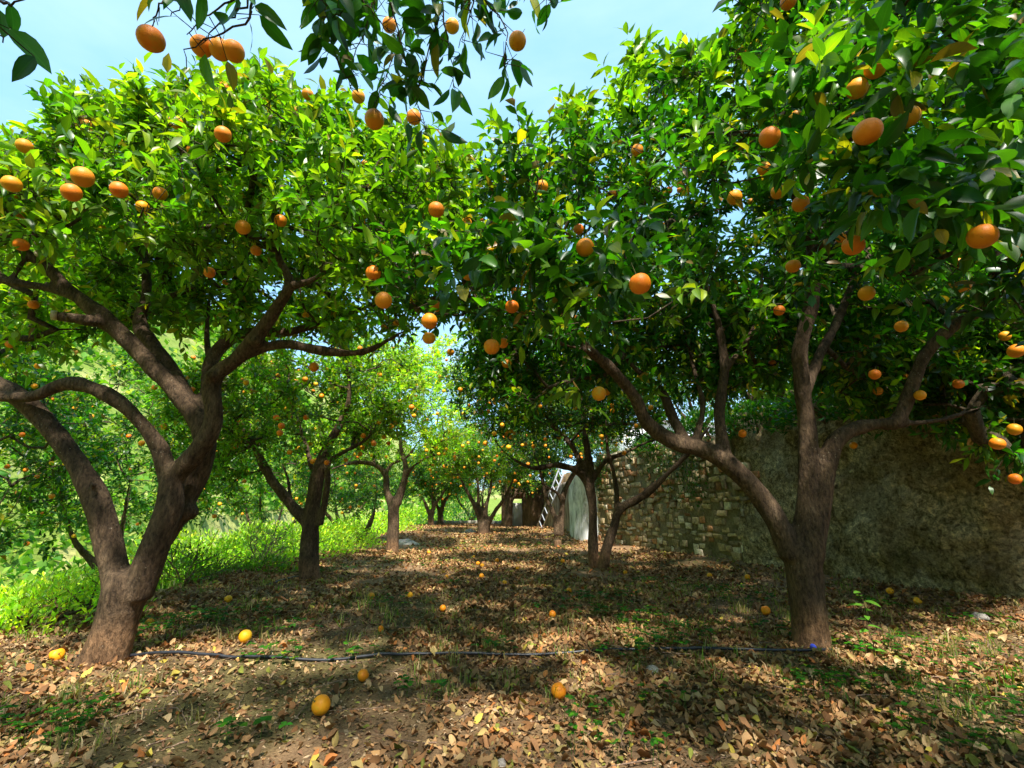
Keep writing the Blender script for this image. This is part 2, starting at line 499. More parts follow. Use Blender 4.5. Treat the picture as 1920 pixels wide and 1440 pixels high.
class MB:
    """collects simple shapes into one mesh"""
    def __init__(s):
        s.v = []; s.q = []; s.t = []; s.n = 0; s.c = []
    def add(s, V, quads=(), tris=(), col=(1, 1, 1)):
        V = np.asarray(V, float).reshape(-1, 3)
        for q in quads: s.q.append([i + s.n for i in q])
        for t in tris: s.t.append([i + s.n for i in t])
        s.v.append(V); s.n += len(V)
        s.c.append(np.tile(np.asarray(col, float), (len(V), 1)))
    def box(s, c, d, rz=0.0, col=(1, 1, 1), jit=0.0):
        c = np.asarray(c, float); d = np.asarray(d, float) / 2
        V = np.array([[x, y, z] for z in (-1, 1) for y in (-1, 1) for x in (-1, 1)], float) * d
        if jit: V += RS.uniform(-jit, jit, V.shape)
        cr, sr = math.cos(rz), math.sin(rz)
        V = np.stack([V[:, 0] * cr - V[:, 1] * sr, V[:, 0] * sr + V[:, 1] * cr, V[:, 2]], 1) + c
        s.add(V, [(0, 2, 3, 1), (4, 5, 7, 6), (0, 1, 5, 4), (2, 6, 7, 3), (0, 4, 6, 2), (1, 3, 7, 5)], col=col)
    def tube(s, pts, rad, k=6, caps=True, col=(1, 1, 1)):
        pts = np.asarray(pts, float); m = len(pts)
        rad = np.broadcast_to(np.asarray(rad, float), (m,))
        T = np.gradient(pts, axis=0)
        T /= np.linalg.norm(T, axis=1)[:, None] + 1e-9
        u = np.cross(T[0], [0, 0, 1.0])
        if np.linalg.norm(u) < 1e-3: u = np.cross(T[0], [1.0, 0, 0])
        u /= np.linalg.norm(u)
        an = np.arange(k) * 2 * math.pi / k
        ca, sa = np.cos(an)[:, None], np.sin(an)[:, None]
        V = np.zeros((m, k, 3))
        for i in range(m):
            u = u - T[i] * np.dot(u, T[i]); u /= np.linalg.norm(u) + 1e-9
            v = np.cross(T[i], u)
            V[i] = pts[i] + rad[i] * (ca * u + sa * v)
        Q = []
        for i in range(m - 1):
            for j in range(k):
                a = i * k + j; b = i * k + (j + 1) % k
                Q.append((a, b, b + k, a + k))
        VV = V.reshape(-1, 3)
        tr = []
        if caps:
            VV = np.vstack([VV, pts[0], pts[-1]])
            c0, c1 = m * k, m * k + 1
            for j in range(k):
                tr.append((c0, (j + 1) % k, j))
                tr.append((c1, (m - 1) * k + j, (m - 1) * k + (j + 1) % k))
        s.add(VV, Q, tr, col)
    def build(s, name, mat, parent=None, smooth=False, cols=False, off=None):
        V = np.vstack(s.v)
        if off is not None: V = V - np.asarray(off)
        F = []
        if s.q: F.append(np.array(s.q))
        if s.t: F.append(np.array(s.t))
        return mesh_np(name, V, F, mat, parent, np.vstack(s.c) if cols else None, None, smooth)

def blend_remesh(name, mb, mat, parent, off, voxel, bump=0.008, smooth_it=2, seed=0):
    o = mb.build(name + '_raw', mat, None, off=off)
    md = o.modifiers.new('r', 'REMESH'); md.mode = 'VOXEL'; md.voxel_size = voxel; md.use_smooth_shade = True
    sm = o.modifiers.new('s', 'SMOOTH'); sm.factor = 0.6; sm.iterations = smooth_it
    dg = bpy.context.evaluated_depsgraph_get()
    me = bpy.data.meshes.new_from_object(o.evaluated_get(dg))
    rawme = o.data
    bpy.data.objects.remove(o); bpy.data.meshes.remove(rawme)
    me.name = name
    n = len(me.vertices)
    co = np.zeros(n * 3, np.float32); me.vertices.foreach_get('co', co); co = co.reshape(-1, 3)
    no = np.zeros(n * 3, np.float32); me.vertices.foreach_get('normal', no); no = no.reshape(-1, 3)
    pp = co * np.array([1, 1, 0.35])
    d = bump * fbm(pp, 9.0, seed, 3) + 0.6 * bump * vnoise(co, 4.0, seed + 5)
    co = co + no * d[:, None]
    me.vertices.foreach_set('co', co.astype(np.float32).ravel())
    me.materials.clear(); me.materials.append(mat)
    me.polygons.foreach_set('use_smooth', np.ones(len(me.polygons), bool))
    me.update()
    r = bpy.data.objects.new(name, me); COL.objects.link(r); r.parent = parent
    return r

# ------------------------------------------------------------------ leaves
def leaf_template(rows, wmax=0.45, fold=0.25, curl=0.18, shape='citrus'):
    """rows of 3 verts between base and tip; returns V(n,3) in (along, across, up) and tris/quads + uv"""
    V = [(0, 0, 0)]; uv = [(0, 0)]
    for i in range(rows):
        t = (i + 1) / (rows + 1)
        if shape == 'citrus':
            wd = wmax * 0.5 * (math.sin(math.pi * t ** 0.85)) ** 0.75
        else:
            wd = wmax * 0.5 * (math.sin(math.pi * t)) ** 0.6
        zz = -curl * t * t
        for sgn in (-1, 0, 1):
            V.append((t, sgn * wd, zz + abs(sgn) * fold * wd)); uv.append((sgn, t))
    V.append((1.0, 0, -curl)); uv.append((0, 1))
    tip = len(V) - 1
    tr = [(0, 2, 1), (0, 3, 2)]; q = []
    for i in range(rows - 1):
        a = 1 + 3 * i
        q += [(a, a + 1, a + 4, a + 3), (a + 1, a + 2, a + 5, a + 4)]
    a = 1 + 3 * (rows - 1)
    tr += [(a, a + 1, tip), (a + 1, a + 2, tip)]
    return np.array(V, float), np.array(tr), np.array(q).reshape(-1, 4), np.array(uv, float)

T_FAR = leaf_template(1, 0.46, 0.2, 0.1)
T_MID = leaf_template(2, 0.40, 0.30, 0.28)
T_NEAR = leaf_template(4, 0.42, 0.25, 0.28)
T_DRY = leaf_template(3, 0.5, 0.35, -0.3)

def norm(v):
    return v / (np.linalg.norm(v, axis=-1, keepdims=True) + 1e-9)

def leaves_geo(pos, d, up, size, tmpl, col, curlvar=0.0, rs=RS, crumple=0.0):
    """vectorised leaves -> V,F,cols,uv"""
    TV, TT, TQ, TU = tmpl
    n = len(pos)
    d = norm(d)
    up = norm(up - d * np.sum(up * d, 1, keepdims=True))
    side = np.cross(d, up)
    sz = np.asarray(size).reshape(n, 1, 1)
    x = TV[None, :, 0:1]; y = TV[None, :, 1:2]; z = np.repeat(TV[None, :, 2:3], n, 0)
    if curlvar:
        k = rs.uniform(-curlvar, curlvar, (n, 1, 1))
        z = z + k * x * x
        k2 = rs.uniform(-curlvar, curlvar * 2.2, (n, 1, 1))
        z = z + k2 * np.abs(y) * 1.5
        tw = rs.uniform(-curlvar, curlvar, (n, 1, 1)) * 1.6
        z = z + tw * y * x * 2
    if crumple:
        z = z + crumple * rs.randn(n, len(TV), 1)
    wv = rs.uniform(0.8, 1.15, (n, 1, 1))
    V = pos[:, None, :] + sz * (x * d[:, None, :] + y * wv * side[:, None, :] + z * up[:, None, :])
    k = len(TV)
    base = (np.arange(n) * k)[:, None, None]
    T = (TT[None] + base).reshape(-1, 3)
    Q = (TQ[None] + base).reshape(-1, 4) if len(TQ) else np.zeros((0, 4), int)
    C = np.repeat(col, k, axis=0)
    U = np.tile(TU, (n, 1))
    return V.reshape(-1, 3), T, Q, C, U

def merge_leafsets(sets):
    Vs, Ts, Qs, Cs, Us = [], [], [], [], []
    off = 0
    for V, T, Q, C, U in sets:
        Vs.append(V); Ts.append(T + off); Qs.append(Q + off); Cs.append(C); Us.append(U); off += len(V)
    return np.vstack(Vs), np.vstack(Ts), np.vstack(Qs), np.vstack(Cs), np.vstack(Us)

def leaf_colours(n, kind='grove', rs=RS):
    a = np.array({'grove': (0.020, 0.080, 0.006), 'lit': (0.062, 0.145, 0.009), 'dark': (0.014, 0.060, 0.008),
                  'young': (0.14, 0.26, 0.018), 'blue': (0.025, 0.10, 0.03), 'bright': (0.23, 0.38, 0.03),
                  'pale': (0.32, 0.40, 0.10)}[kind])  # lit and bright tones put sunlight into the leaf colour
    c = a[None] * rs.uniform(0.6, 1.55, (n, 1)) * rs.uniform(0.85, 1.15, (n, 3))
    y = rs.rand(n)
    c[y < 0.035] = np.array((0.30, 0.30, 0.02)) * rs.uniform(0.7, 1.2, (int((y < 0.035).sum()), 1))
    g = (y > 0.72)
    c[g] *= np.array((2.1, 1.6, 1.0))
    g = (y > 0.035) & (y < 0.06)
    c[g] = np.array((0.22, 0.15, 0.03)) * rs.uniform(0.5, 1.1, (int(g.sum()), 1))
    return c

# oranges that show large: (px, py, apparent diameter in px) -> kept free of leaves in front
ORANGE_D = 0.078
OR_K = [(283, 73, 46), (378, 87, 38), (413, 93, 38), (438, 96, 38), (730, 47, 26), (848, 49, 26), (970, 77, 33), (672, 181, 24), (702, 224, 36), (776, 220, 27)]
OR_A = [(46, 274, 26), (158, 233, 22), (178, 247, 15), (330, 230, 24), (418, 252, 29), (446, 266, 15), (577, 177, 21), (155, 332, 36),
        (134, 361, 32), (223, 356, 29), (267, 388, 22), (270, 409, 18), (300, 363, 24), (360, 282, 20), (526, 414, 22), (480, 470, 20),
        (393, 511, 20), (423, 529, 12), (63, 571, 17), (514, 267, 15), (22, 345, 30), (555, 208, 16), (490, 210, 14), (233, 265, 13),
        (654, 320, 14), (684, 308, 15), (678, 418, 15), (705, 418, 16), (606, 520, 12), (385, 425, 13), (335, 300, 12)]
OR_B = [(818, 393, 30), (700, 512, 28), (719, 563, 32), (805, 602, 30), (804, 634, 24), (817, 574, 22), (878, 514, 24), (960, 575, 26),
        (968, 547, 20), (1024, 527, 25), (922, 650, 30), (943, 643, 20), (1097, 464, 34), (1123, 738, 27), (1200, 532, 40), (877, 552, 14),
        (1016, 350, 24), (1148, 364, 18), (1195, 282, 22), (1254, 357, 14), (1085, 430, 20), (1075, 487, 12), (1123, 558, 16), (1076, 596, 14),
        (1443, 257, 37), (1627, 247, 48), (1702, 220, 40), (1642, 127, 37), (1607, 166, 36), (1557, 170, 18), (1591, 217, 22), (1492, 220, 24),
        (1478, 3, 28), (1377, 370, 27), (1432, 316, 24), (1459, 360, 26), (1501, 382, 30), (1407, 378, 12), (1600, 460, 38), (1577, 446, 18),
        (1842, 443, 46), (1905, 470, 30), (1625, 550, 28), (1487, 499, 26), (1461, 582, 20), (1690, 612, 22), (1905, 658, 26), (1884, 630, 18),
        (1640, 702, 20), (1646, 733, 16), (1725, 741, 19), (1797, 720, 18), (1697, 706, 14), (1902, 805, 22), (1870, 832, 24), (1903, 898, 20),
        (1392, 813, 15), (1600, 835, 13), (1449, 632, 12), (1448, 681, 13), (1272, 345, 14), (1246, 423, 13), (1389, 100, 20), (1842, 285, 16),
        (1795, 493, 18), (1500, 212, 20), (1275, 356, 12), (898, 412, 16), (708, 418, 12), (742, 606, 14), (845, 660, 14), (1240, 424, 14)]
_fo = []
for lst in (OR_K, OR_A, OR_B):
    for (x, y, s) in lst:
        _fo.append((x, y, s * 0.5, ORANGE_D * FPX / s))
FO = np.array(_fo)

def clear_of_oranges(pos, rs, keep=0.12):
    px, py, cz = project(pos)
    ok = np.ones(len(pos), bool)
    for x, y, r, t in FO:
        m = (cz > 0.05) & (cz < t + 0.02) & (((px - x) ** 2 + (py - y) ** 2) < (r * 1.05 + 0.035 * FPX / np.maximum(cz, 0.3)) ** 2)
        ok &= ~(m & (rs.rand(len(pos)) > keep))
    # nothing closer than arm's length to the lens except the overhanging twigs
    dist = np.linalg.norm(pos - np.array([0, 0, CH]), axis=1)
    ok &= dist > 0.75
    return ok

# ------------------------------------------------------------------ shared orange meshes
def orange_mesh(name, seg, rings, mat, dent=0.0, seed=0):
    V = [(0, 0, 1)]
    for i in range(1, rings):
        th = math.pi * i / rings
        for j in range(seg):
            ph = 2 * math.pi * j / seg
            V.append((math.sin(th) * math.cos(ph), math.sin(th) * math.sin(ph), math.cos(th)))
    V.append((0, 0, -1))
    V = np.array(V)
    r = 1 - 0.06 * np.exp(-((1 - V[:, 2]) / 0.03)) - 0.03 * np.exp(-((1 + V[:, 2]) / 0.02)) + 0.02 * vnoise(V + seed, 2.0, seed)
    if dent: r = r - dent * np.maximum(0, vnoise(V + 3.1 * seed, 1.6, seed + 4))
    V = V * r[:, None] * np.array([1.0, 1.0, 0.97])
    T, Q = [], []
    for j in range(seg):
        T.append((0, 1 + j, 1 + (j + 1) % seg))
        b = 1 + (rings - 2) * seg
        T.append((len(V) - 1, b + (j + 1) % seg, b + j))
    for i in range(rings - 2):
        for j in range(seg):
            a = 1 + i * seg + j; b = 1 + i * seg + (j + 1) % seg
            Q.append((a, a + seg, b + seg, b))
    nb = len(V)
    cal = []
    for j in range(5):
        a = 2 * math.pi * j / 5
        cal += [(0.17 * math.cos(a), 0.17 * math.sin(a), 0.955), (0.08 * math.cos(a + 0.63), 0.08 * math.sin(a + 0.63), 0.985)]
    cal.append((0, 0, 1.03))
    V = np.vstack([V, cal])
    ct = [(nb + 10, nb + k, nb + (k + 1) % 10) for k in range(10)]
    st = len(V)
    stv = []
    for zz, rr in ((0.98, 0.05), (2.1, 0.03)):
        for j in range(5):
            a = 2 * math.pi * j / 5
            stv.append((rr * math.cos(a), rr * math.sin(a), zz))
    V = np.vstack([V, stv])
    sq = [(st + j, st + (j + 1) % 5, st + 5 + (j + 1) % 5, st + 5 + j) for j in range(5)]
    tris = np.array(T + ct); quads = np.array(Q + sq)
    midx = [0] * len(T) + [1] * len(ct) + [0] * len(Q) + [1] * len(sq)
    o = mesh_np(name, V * ORANGE_D / 2, [tris, quads], mat, mats=[mat, M['calyx']], midx=midx, smooth=True)
    me = o.data
    bpy.data.objects.remove(o)
    return me

OM_N = orange_mesh('orange', 28, 18, M['orange'], 0, 1)
OM_Y = orange_mesh('orange_sunlit', 12, 8, M['sunlit_orange'], 0, 3)
OM_F = orange_mesh('orange_small', 12, 8, M['orange'], 0, 2)

def add_orange(parent, pos, off, scale=1.0, near=False, rs=RS, yellow=0.0):
    o = bpy.data.objects.new('orange', OM_N if near else (OM_Y if rs.rand() < yellow else OM_F))
    COL.objects.link(o)
    o.parent = parent
    o.location = Vector([float(v) for v in (np.asarray(pos) - off)])
    o.scale = (scale, scale, scale * rs.uniform(0.95, 1.06))
    o.rotation_euler = (rs.uniform(-0.5, 0.5), rs.uniform(-0.5, 0.5), rs.uniform(0, 6.28))
    return o

# ------------------------------------------------------------------ tree growing
def inpoly(px, py, poly):
    poly = np.asarray(poly, float)
    r = np.zeros(len(px), bool)
    j = len(poly) - 1
    for i in range(len(poly)):
        xi, yi = poly[i]; xj, yj = poly[j]
        c = ((yi > py) != (yj > py)) & (px < (xj - xi) * (py - yi) / (yj - yi + 1e-12) + xi)
        r ^= c
        j = i
    return r

def poly_points(poly, n, yr, rs, bias=1.0):
    """clump centres inside an outline, spread through a real depth range"""
    poly = np.asarray(poly, float)
    lo, hi = poly.min(0), poly.max(0)
    out = []
    while sum(len(o) for o in out) < n:
        q = rs.rand(n * 3, 2) * (hi - lo) + lo
        q = q[inpoly(q[:, 0], q[:, 1], poly)]
        if callable(yr): y0, y1 = yr(q[:, 0], q[:, 1])
        else: y0, y1 = yr
        Y = y0 + (y1 - y0) * rs.rand(len(q)) ** bias
        a = (q[:, 0] - 960) / FPX; b = (720 - q[:, 1]) / FPX
        yy = CP - SP * b; zz = SP + CP * b
        t = Y / yy
        p = np.stack([a * t, Y, CH + zz * t], 1)
        k = vnoise(p, 1.7, 77) > -0.55
        out.append(p[k])
    return np.vstack(out)[:n]

def ell_points(ells, n, rs, shell=0.35):
    vol = np.array([e[3] * e[4] * e[5] for e in ells]); vol = vol / vol.sum()
    out = []
    for e, f in zip(ells, vol):
        m = max(1, int(round(n * f)))
        d = norm(rs.randn(m * 2, 3))
        r = (shell + (1 - shell) * rs.rand(m * 2)) ** (1 / 2.2)
        p = d * r[:, None] * (1 + 0.18 * vnoise(d, 2.0, int(rs.randint(999))))[:, None]
        p = p * np.array(e[3:6]) + np.array(e[:3])
        k = vnoise(p, 1.5, 78) > -0.5
        out.append(p[k][:m])
    return np.vstack(out)

def grow(limbs, clusters, rs, tipr=0.0045, powr=0.47, step=0.16):
    """limbs: list of (points, radii).  returns nodes, parents, radii, ismain"""
    pos, par, rmin, main = [], [], [], []
    for pts, rads in limbs:
        pts = np.asarray(pts, float)
        # subdivide (catmull-rom)
        ext = np.vstack([2 * pts[0] - pts[1], pts, 2 * pts[-1] - pts[-2]])
        sp, sr = [], []
        for i in range(1, len(ext) - 2):
            m = max(2, int(np.linalg.norm(ext[i + 1] - ext[i]) / 0.09))
            for k in range(m):
                t = k / m
                p0, p1, p2, p3 = ext[i - 1:i + 3]
                sp.append(0.5 * ((2 * p1) + (-p0 + p2) * t + (2 * p0 - 5 * p1 + 4 * p2 - p3) * t * t + (-p0 + 3 * p1 - 3 * p2 + p3) * t ** 3))
                sr.append(rads[i - 1] * (1 - t) + rads[i] * t)
        sp.append(pts[-1]); sr.append(rads[-1])
        if pos:
            A = np.array(pos); j = int(np.argmin(np.linalg.norm(A - sp[0], axis=1)))
        else:
            j = -1
        for p, r in zip(sp, sr):
            pos.append(p); par.append(j); rmin.append(r); main.append(True); j = len(pos) - 1
    nmain = len(pos)
    A = np.zeros((nmain + len(clusters) * 40, 3)); A[:nmain] = pos
    cnt = nmain
    mainA = A[:nmain].copy()
    mr = np.array(rmin)
    ok = mr < 0.11
    d0 = np.array([np.linalg.norm(mainA[ok] - c, axis=1).min() for c in clusters])
    order = np.argsort(d0)
    wt = [0] * nmain
    tips = []
    for ci in order:
        c = clusters[ci]
        d = np.linalg.norm(A[:cnt] - c, axis=1)
        d[:nmain] *= np.where(ok, 1.0, 2.5)
        # prefer nodes lower than the cluster
        d = d + 0.35 * np.maximum(A[:cnt, 2] - c[2], 0)
        j = int(np.argmin(d))
        s = A[j]
        L = np.linalg.norm(c - s)
        m = max(1, int(L / step))
        pj = par[j]
        tan = (A[j] - A[pj]) if pj >= 0 else np.array([0, 0, 1.0])
        tan = tan / (np.linalg.norm(tan) + 1e-9)
        ctrl = s + tan * L * 0.35 + (c - s) * 0.2 + rs.uniform(-0.08, 0.08, 3) * L
        for k in range(1, m + 1):
            t = k / m
            p = (1 - t) ** 2 * s + 2 * t * (1 - t) * ctrl + t * t * c
            if k < m: p = p + rs.uniform(-0.018, 0.018, 3)
            A[cnt] = p; par.append(j); rmin.append(0); main.append(False); wt.append(0)
            j = cnt; cnt += 1
        wt[j] += 1
        tips.append(j)
    A = A[:cnt]
    par = np.array(par); wt = np.array(wt, float)
    for i in range(cnt - 1, -1, -1):
        if par[i] >= 0 and par[i] < i: wt[par[i]] += wt[i]
    r = tipr * np.maximum(wt, 1) ** powr
    r = np.maximum(r, 0)
    rm = np.array(rmin)
    r = np.where(rm > 0, rm, np.minimum(r, 0.05))
    return A, par, r, np.array(main), nmain, wt

def branch_mesh(A, par, r, nmain, name, parent, off, shoots=None, mat=None):
    """secondary branches as chains"""
    mb = MB()
    kids = {}
    for i in range(nmain, len(A)):
        kids.setdefault(par[i], []).append(i)
    starts = []
    for i in range(nmain, len(A)):
        p = par[i]
        ks = kids[p]
        if p < nmain or i != max(ks, key=lambda k: r[k]):
            starts.append(i)
    for i in starts:
        ch = [par[i], i]
        while ch[-1] in kids:
            ch.append(max(kids[ch[-1]], key=lambda k: r[k]))
        pts = A[ch]; rr = r[ch].copy(); rr[0] = rr[1] * 1.1
        mb.tube(pts, rr, 6 if rr[0] > 0.012 else 4, caps=False)
    if shoots is not None:
        S, D, L = shoots
        n = len(S)
        a = norm(np.cross(D, rs_up(n))); b = np.cross(D, a)
        V = []
        for (t, rad) in ((0, 0.0028), (0.55, 0.0022), (1.0, 0.001)):
            bend = np.zeros((n, 3)); bend[:, 2] = -0.12 * t * t * L
            c = S + D * (L * t)[:, None] + bend
            for k in range(3):
                an = 2 * math.pi * k / 3
                V.append(c + rad * (math.cos(an) * a + math.sin(an) * b))
        V = np.stack(V, 1)
        q = []
        for lv in (0, 3):
            for k in range(3):
                q.append((lv + k, lv + (k + 1) % 3, lv + 3 + (k + 1) % 3, lv + 3 + k))
        q = np.array(q)
        Q = (q[None] + (np.arange(n) * 9)[:, None, None]).reshape(-1, 4) + mb.n
        V0 = np.vstack(mb.v) if mb.v else np.zeros((0, 3))
        VV = np.vstack([V0, V.reshape(-1, 3)]) - off
        QQ = np.vstack([np.array(mb.q), Q]) if mb.q else Q
        return mesh_np(name, VV, [QQ], mat or M['twig'], parent)
    return mb.build(name, mat or M['twig'], parent, off=off)

def rs_up(n):
    return np.tile(np.array([[0.13, 0.21, 0.97]]), (n, 1))

def foliage(clusters, centre, rs, shoots_per=6, per_shoot=8, size=0.09, kind='grove', tmpl=T_MID, rad=0.20, droop=0.0, clear=True, young=0.1, upb=0):
    n = len(clusters) * shoots_per
    C = np.repeat(clusters, shoots_per, 0)
    out = norm(C - centre)
    D = norm(out * 0.7 + rs.randn(n, 3) * 0.75 + np.array([0, 0, 0.45 - droop]))
    if upb: D = norm(out * 0.25 + rs.randn(n, 3) * 0.28 + np.array([0, 0, upb]))
    L = rs.uniform(0.6, 1.35, n) * rad
    S = C + rs.randn(n, 3) * 0.035
    m = per_shoot
    t = (np.arange(m)[None] + rs.rand(n, m)) / m
    t = 0.12 + 0.88 * t
    bend = np.zeros((n, m, 3)); bend[:, :, 2] = -0.12 * t * t * L[:, None]
    pos = S[:, None] + D[:, None] * (t * L[:, None])[..., None] + bend
    a = norm(np.cross(D, rs_up(n))); b = np.cross(D, a)
    ph = np.arange(m)[None] * 2.4 + rs.rand(n, 1) * 6.28
    radial = np.cos(ph)[..., None] * a[:, None] + np.sin(ph)[..., None] * b[:, None]
    ld = norm(radial * 0.85 + D[:, None] * (0.25 + 0.75 * t[..., None]) + rs.randn(n, m, 3) * 0.22 + np.array([0, 0, -0.12 - droop * 0.6]))
    pos = pos.reshape(-1, 3); ld = ld.reshape(-1, 3)
    N = len(pos)
    sz = size * rs.uniform(0.6, 1.3, N)
    up = np.tile(np.array([[0, 0, 1.0]]), (N, 1)) + rs.randn(N, 3) * 0.45 + 0.35 * np.repeat(out, m, 0)
    col = leaf_colours(N, kind, rs)
    cf = np.repeat(rs.uniform(0.62, 1.35, (len(clusters), 1)) * np.array([1, 1, 1]) * np.stack([rs.uniform(.8, 1.3, len(clusters)), np.ones(len(clusters)), np.ones(len(clusters))], 1), shoots_per * m, 0)
    col = col * cf
    # shoot-level tint: young shoots are paler
    yg = np.repeat(rs.rand(n) < young, m)
    col[yg] = col[yg] * 0.4 + leaf_colours(int(yg.sum()), 'young', rs) * 0.6
    if clear:
        k = clear_of_oranges(pos, rs)
        pos, ld, sz, up, col = pos[k], ld[k], sz[k], up[k], col[k]
    return leaves_geo(pos, ld, up, sz, tmpl, col, 0.34, rs), (S, D, L)

def tree(base, label, limbs, clusters, centre, seed, voxel=0.02, leafkw=None, group='orange trees of the grove', oranges=(), n_or=0,
         name='orange_tree', or_near=False, stubs=(), barkbump=0.008, extra=None, near_split=None, bark='bark'):
    rs = np.random.RandomState(seed)
    off = np.asarray(base, float)
    root = empty(name, off, label, 'tree', group)
    A, par, r, main, nmain, wt = grow(limbs, clusters, rs)
    mb = MB()
    for pts, rads in limbs:
        # smooth polyline
        pts = np.asarray(pts, float)
        ext = np.vstack([2 * pts[0] - pts[1], pts, 2 * pts[-1] - pts[-2]])
        sp, sr = [], []
        for i in range(1, len(ext) - 2):
            for k in range(5):
                t = k / 5
                p0, p1, p2, p3 = ext[i - 1:i + 3]
                sp.append(0.5 * ((2 * p1) + (-p0 + p2) * t + (2 * p0 - 5 * p1 + 4 * p2 - p3) * t * t + (-p0 + 3 * p1 - 3 * p2 + p3) * t ** 3))
                sr.append((rads[i - 1] * (1 - t) + rads[i] * t))
        sp.append(pts[-1]); sr.append(rads[-1])
        sr = np.array(sr) * (1 + 0.06 * vnoise(np.array(sp) * 5 + seed, 1.0, seed))
        mb.tube(sp, sr, 12, caps=True)
    if extra: extra(mb)
    blend_remesh('trunk', mb, M[bark], root, off, voxel, barkbump, 9 if voxel < 0.02 else 4, seed)
    kw = dict(leafkw or {})
    geo, sh = foliage(clusters, centre, rs, **kw)
    sets = [geo]
    if near_split: sets += near_split(rs)
    V, T, Q, C, U = merge_leafsets(sets)
    mesh_np('crown', V - off, [T, Q], M['leaf'], root, C, U, smooth=True)
    branch_mesh(A, par, r, nmain, 'branches', root, off, sh)
    for (x, y, s) in oranges:
        p = PT(x, y, ORANGE_D * FPX / s)
        add_orange(root, p, off, 1.0, True, rs)
    if n_or:
        idx = rs.choice(len(clusters), n_or, replace=n_or > len(clusters))
        c = clusters[idx]
        p = c + norm(c - centre) * rs.uniform(0.05, 0.25, (n_or, 1)) + rs.randn(n_or, 3) * 0.06
        p[:, 2] -= rs.uniform(0.08, 0.32, n_or)
        if not or_near: p[:, 1] -= rs.uniform(0.05, 0.35, n_or)
        for q in p: add_orange(root, q, off, rs.uniform(0.85, 1.1), or_near, rs, 0.75 if kw.get('kind') == 'bright' else 0.3)
    for s in stubs:
        sb = MB(); sb.tube([s[0], s[1]], [s[2], s[2]], 14, caps=True)
        sb.build('pruned_stub', M['cut'], root, off=off)
    return root

def LP(pts):
    """limb from (px,py,Y,r) tuples"""
    return ([P(a, b, c) for a, b, c, d in pts], [d for a, b, c, d in pts])

# ================================================================== GROUND
def spaced(segs):
    out = []
    for a, b, st in segs:
        out.append(np.arange(a, b, st))
    return np.unique(np.concatenate(out))
gx = spaced([(-260, -60, 8), (-60, -20, 1.5), (-20, -6, 0.35), (-6, 8.5, 0.075), (8.5, 20, 0.6), (20, 140, 6)])
gy = spaced([(-80, -8, 5), (-8, 0.4, 0.3), (0.4, 14, 0.075), (14, 26, 0.15), (26, 60, 1.0), (60, 340, 7)])
X, Y_ = np.meshgrid(gx, gy)
Z = H(X, Y_)
V = np.stack([X.ravel(), Y_.ravel(), Z.ravel()], 1)
nx, ny = len(gx), len(gy)
ii, jj = np.meshgrid(np.arange(nx - 1), np.arange(ny - 1))
a = (jj * nx + ii).ravel()
F = np.stack([a, a + 1, a + 1 + nx, a + nx], 1)
p2 = V * np.array([1, 1, 0])
soil = np.array((0.27, 0.17, 0.095)); moss = np.array((0.085, 0.10, 0.028)); grass = np.array((0.17, 0.24, 0.04)); straw = np.array((0.42, 0.38, 0.16))
m1 = sstep(-0.05, 0.55, fbm(p2, 0.7, 50))[:, None]
c = soil * (1 - 0.6 * m1) + moss * 0.6 * m1
sd_ = sstep(-4.3, -5.2, V[:, 0])[:, None]
m2 = 0.7 * sstep(0.1, 0.7, fbm(p2, 0.25, 60))[:, None]
gcol = grass * (1 - m2) + straw * m2
c = c * (1 - sd_) + gcol * sd_
bk = sstep(21, 25, V[:, 1])[:, None]
c = c * (1 - bk) + gcol * bk
g = mesh_np('ground', V, [F], M['ground'], None, c, None, True)
tag(g, 'brown earth terrace falling away to grassy slopes', kind='structure')

# ================================================================== WALLS
WD = norm(np.array([-0.32, 1.0]))          # along the wall, away from the camera
WN = np.array([-WD[1], WD[0]])             # towards the grove (-x)
def wp(y, out=0.0, z=0.0):
    return np.array([float(wall_x(y)) + WN[0] * out, y + WN[1] * out, z])

def wall_slab(name, y0, y1, topf, mat, th=0.42, seed=1, amp=0.03, label='', cat='wall', outoff=0.0):
    n = max(4, int((y1 - y0) / 0.06)); zb = -0.4
    V = []; k = 44
    ys = np.linspace(y0, y1, n)
    for y in ys:
        zt = topf(y)
        for j in range(k):
            z = zb + (zt - zb) * j / (k - 1)
            V.append(wp(y, outoff, z))
        V.append(wp(y, -th, zt)); V.append(wp(y, -th, zb))
    V = np.array(V)
    kk = k + 2
    disp = amp * fbm(V, 1.6, seed, 3) + 0.4 * amp * fbm(V, 9.0, seed + 9, 2)
    mask = np.ones(len(V)); mask[np.arange(len(V)) % kk >= k] = 0
    V[:, 0] += WN[0] * disp * mask; V[:, 1] += WN[1] * disp * mask
    top = (np.arange(len(V)) % kk == k - 1) | (np.arange(len(V)) % kk == k)
    V[top, 2] += 0.03 * fbm(V[top] * [1, 1, 0], 3.0, seed + 3)
    Q = []
    for i in range(n - 1):
        for j in range(kk - 1):
            a = i * kk + j
            Q.append((a, a + 1, a + 1 + kk, a + kk))
    me = [Q]
    caps = [list(range(kk))[::-1], [(n - 1) * kk + q for q in range(kk)]]
    # caps as fans of quads: front col to back
    T = []
    for s, flip in ((0, False), ((n - 1) * kk, True)):
        bb = s + k + 1; tb = s + k
        for j in range(k - 1):
            t = (s + j, bb, s + j + 1) if not flip else (s + j + 1, bb, s + j)
            T.append(t)
        t = (s + k - 1, bb, tb) if not flip else (tb, bb, s + k - 1)
        T.append(t)
    o = mesh_np(name, V, [np.array(Q), np.array(T)], mat, None, None, None, True)
    return tag(o, label, cat)

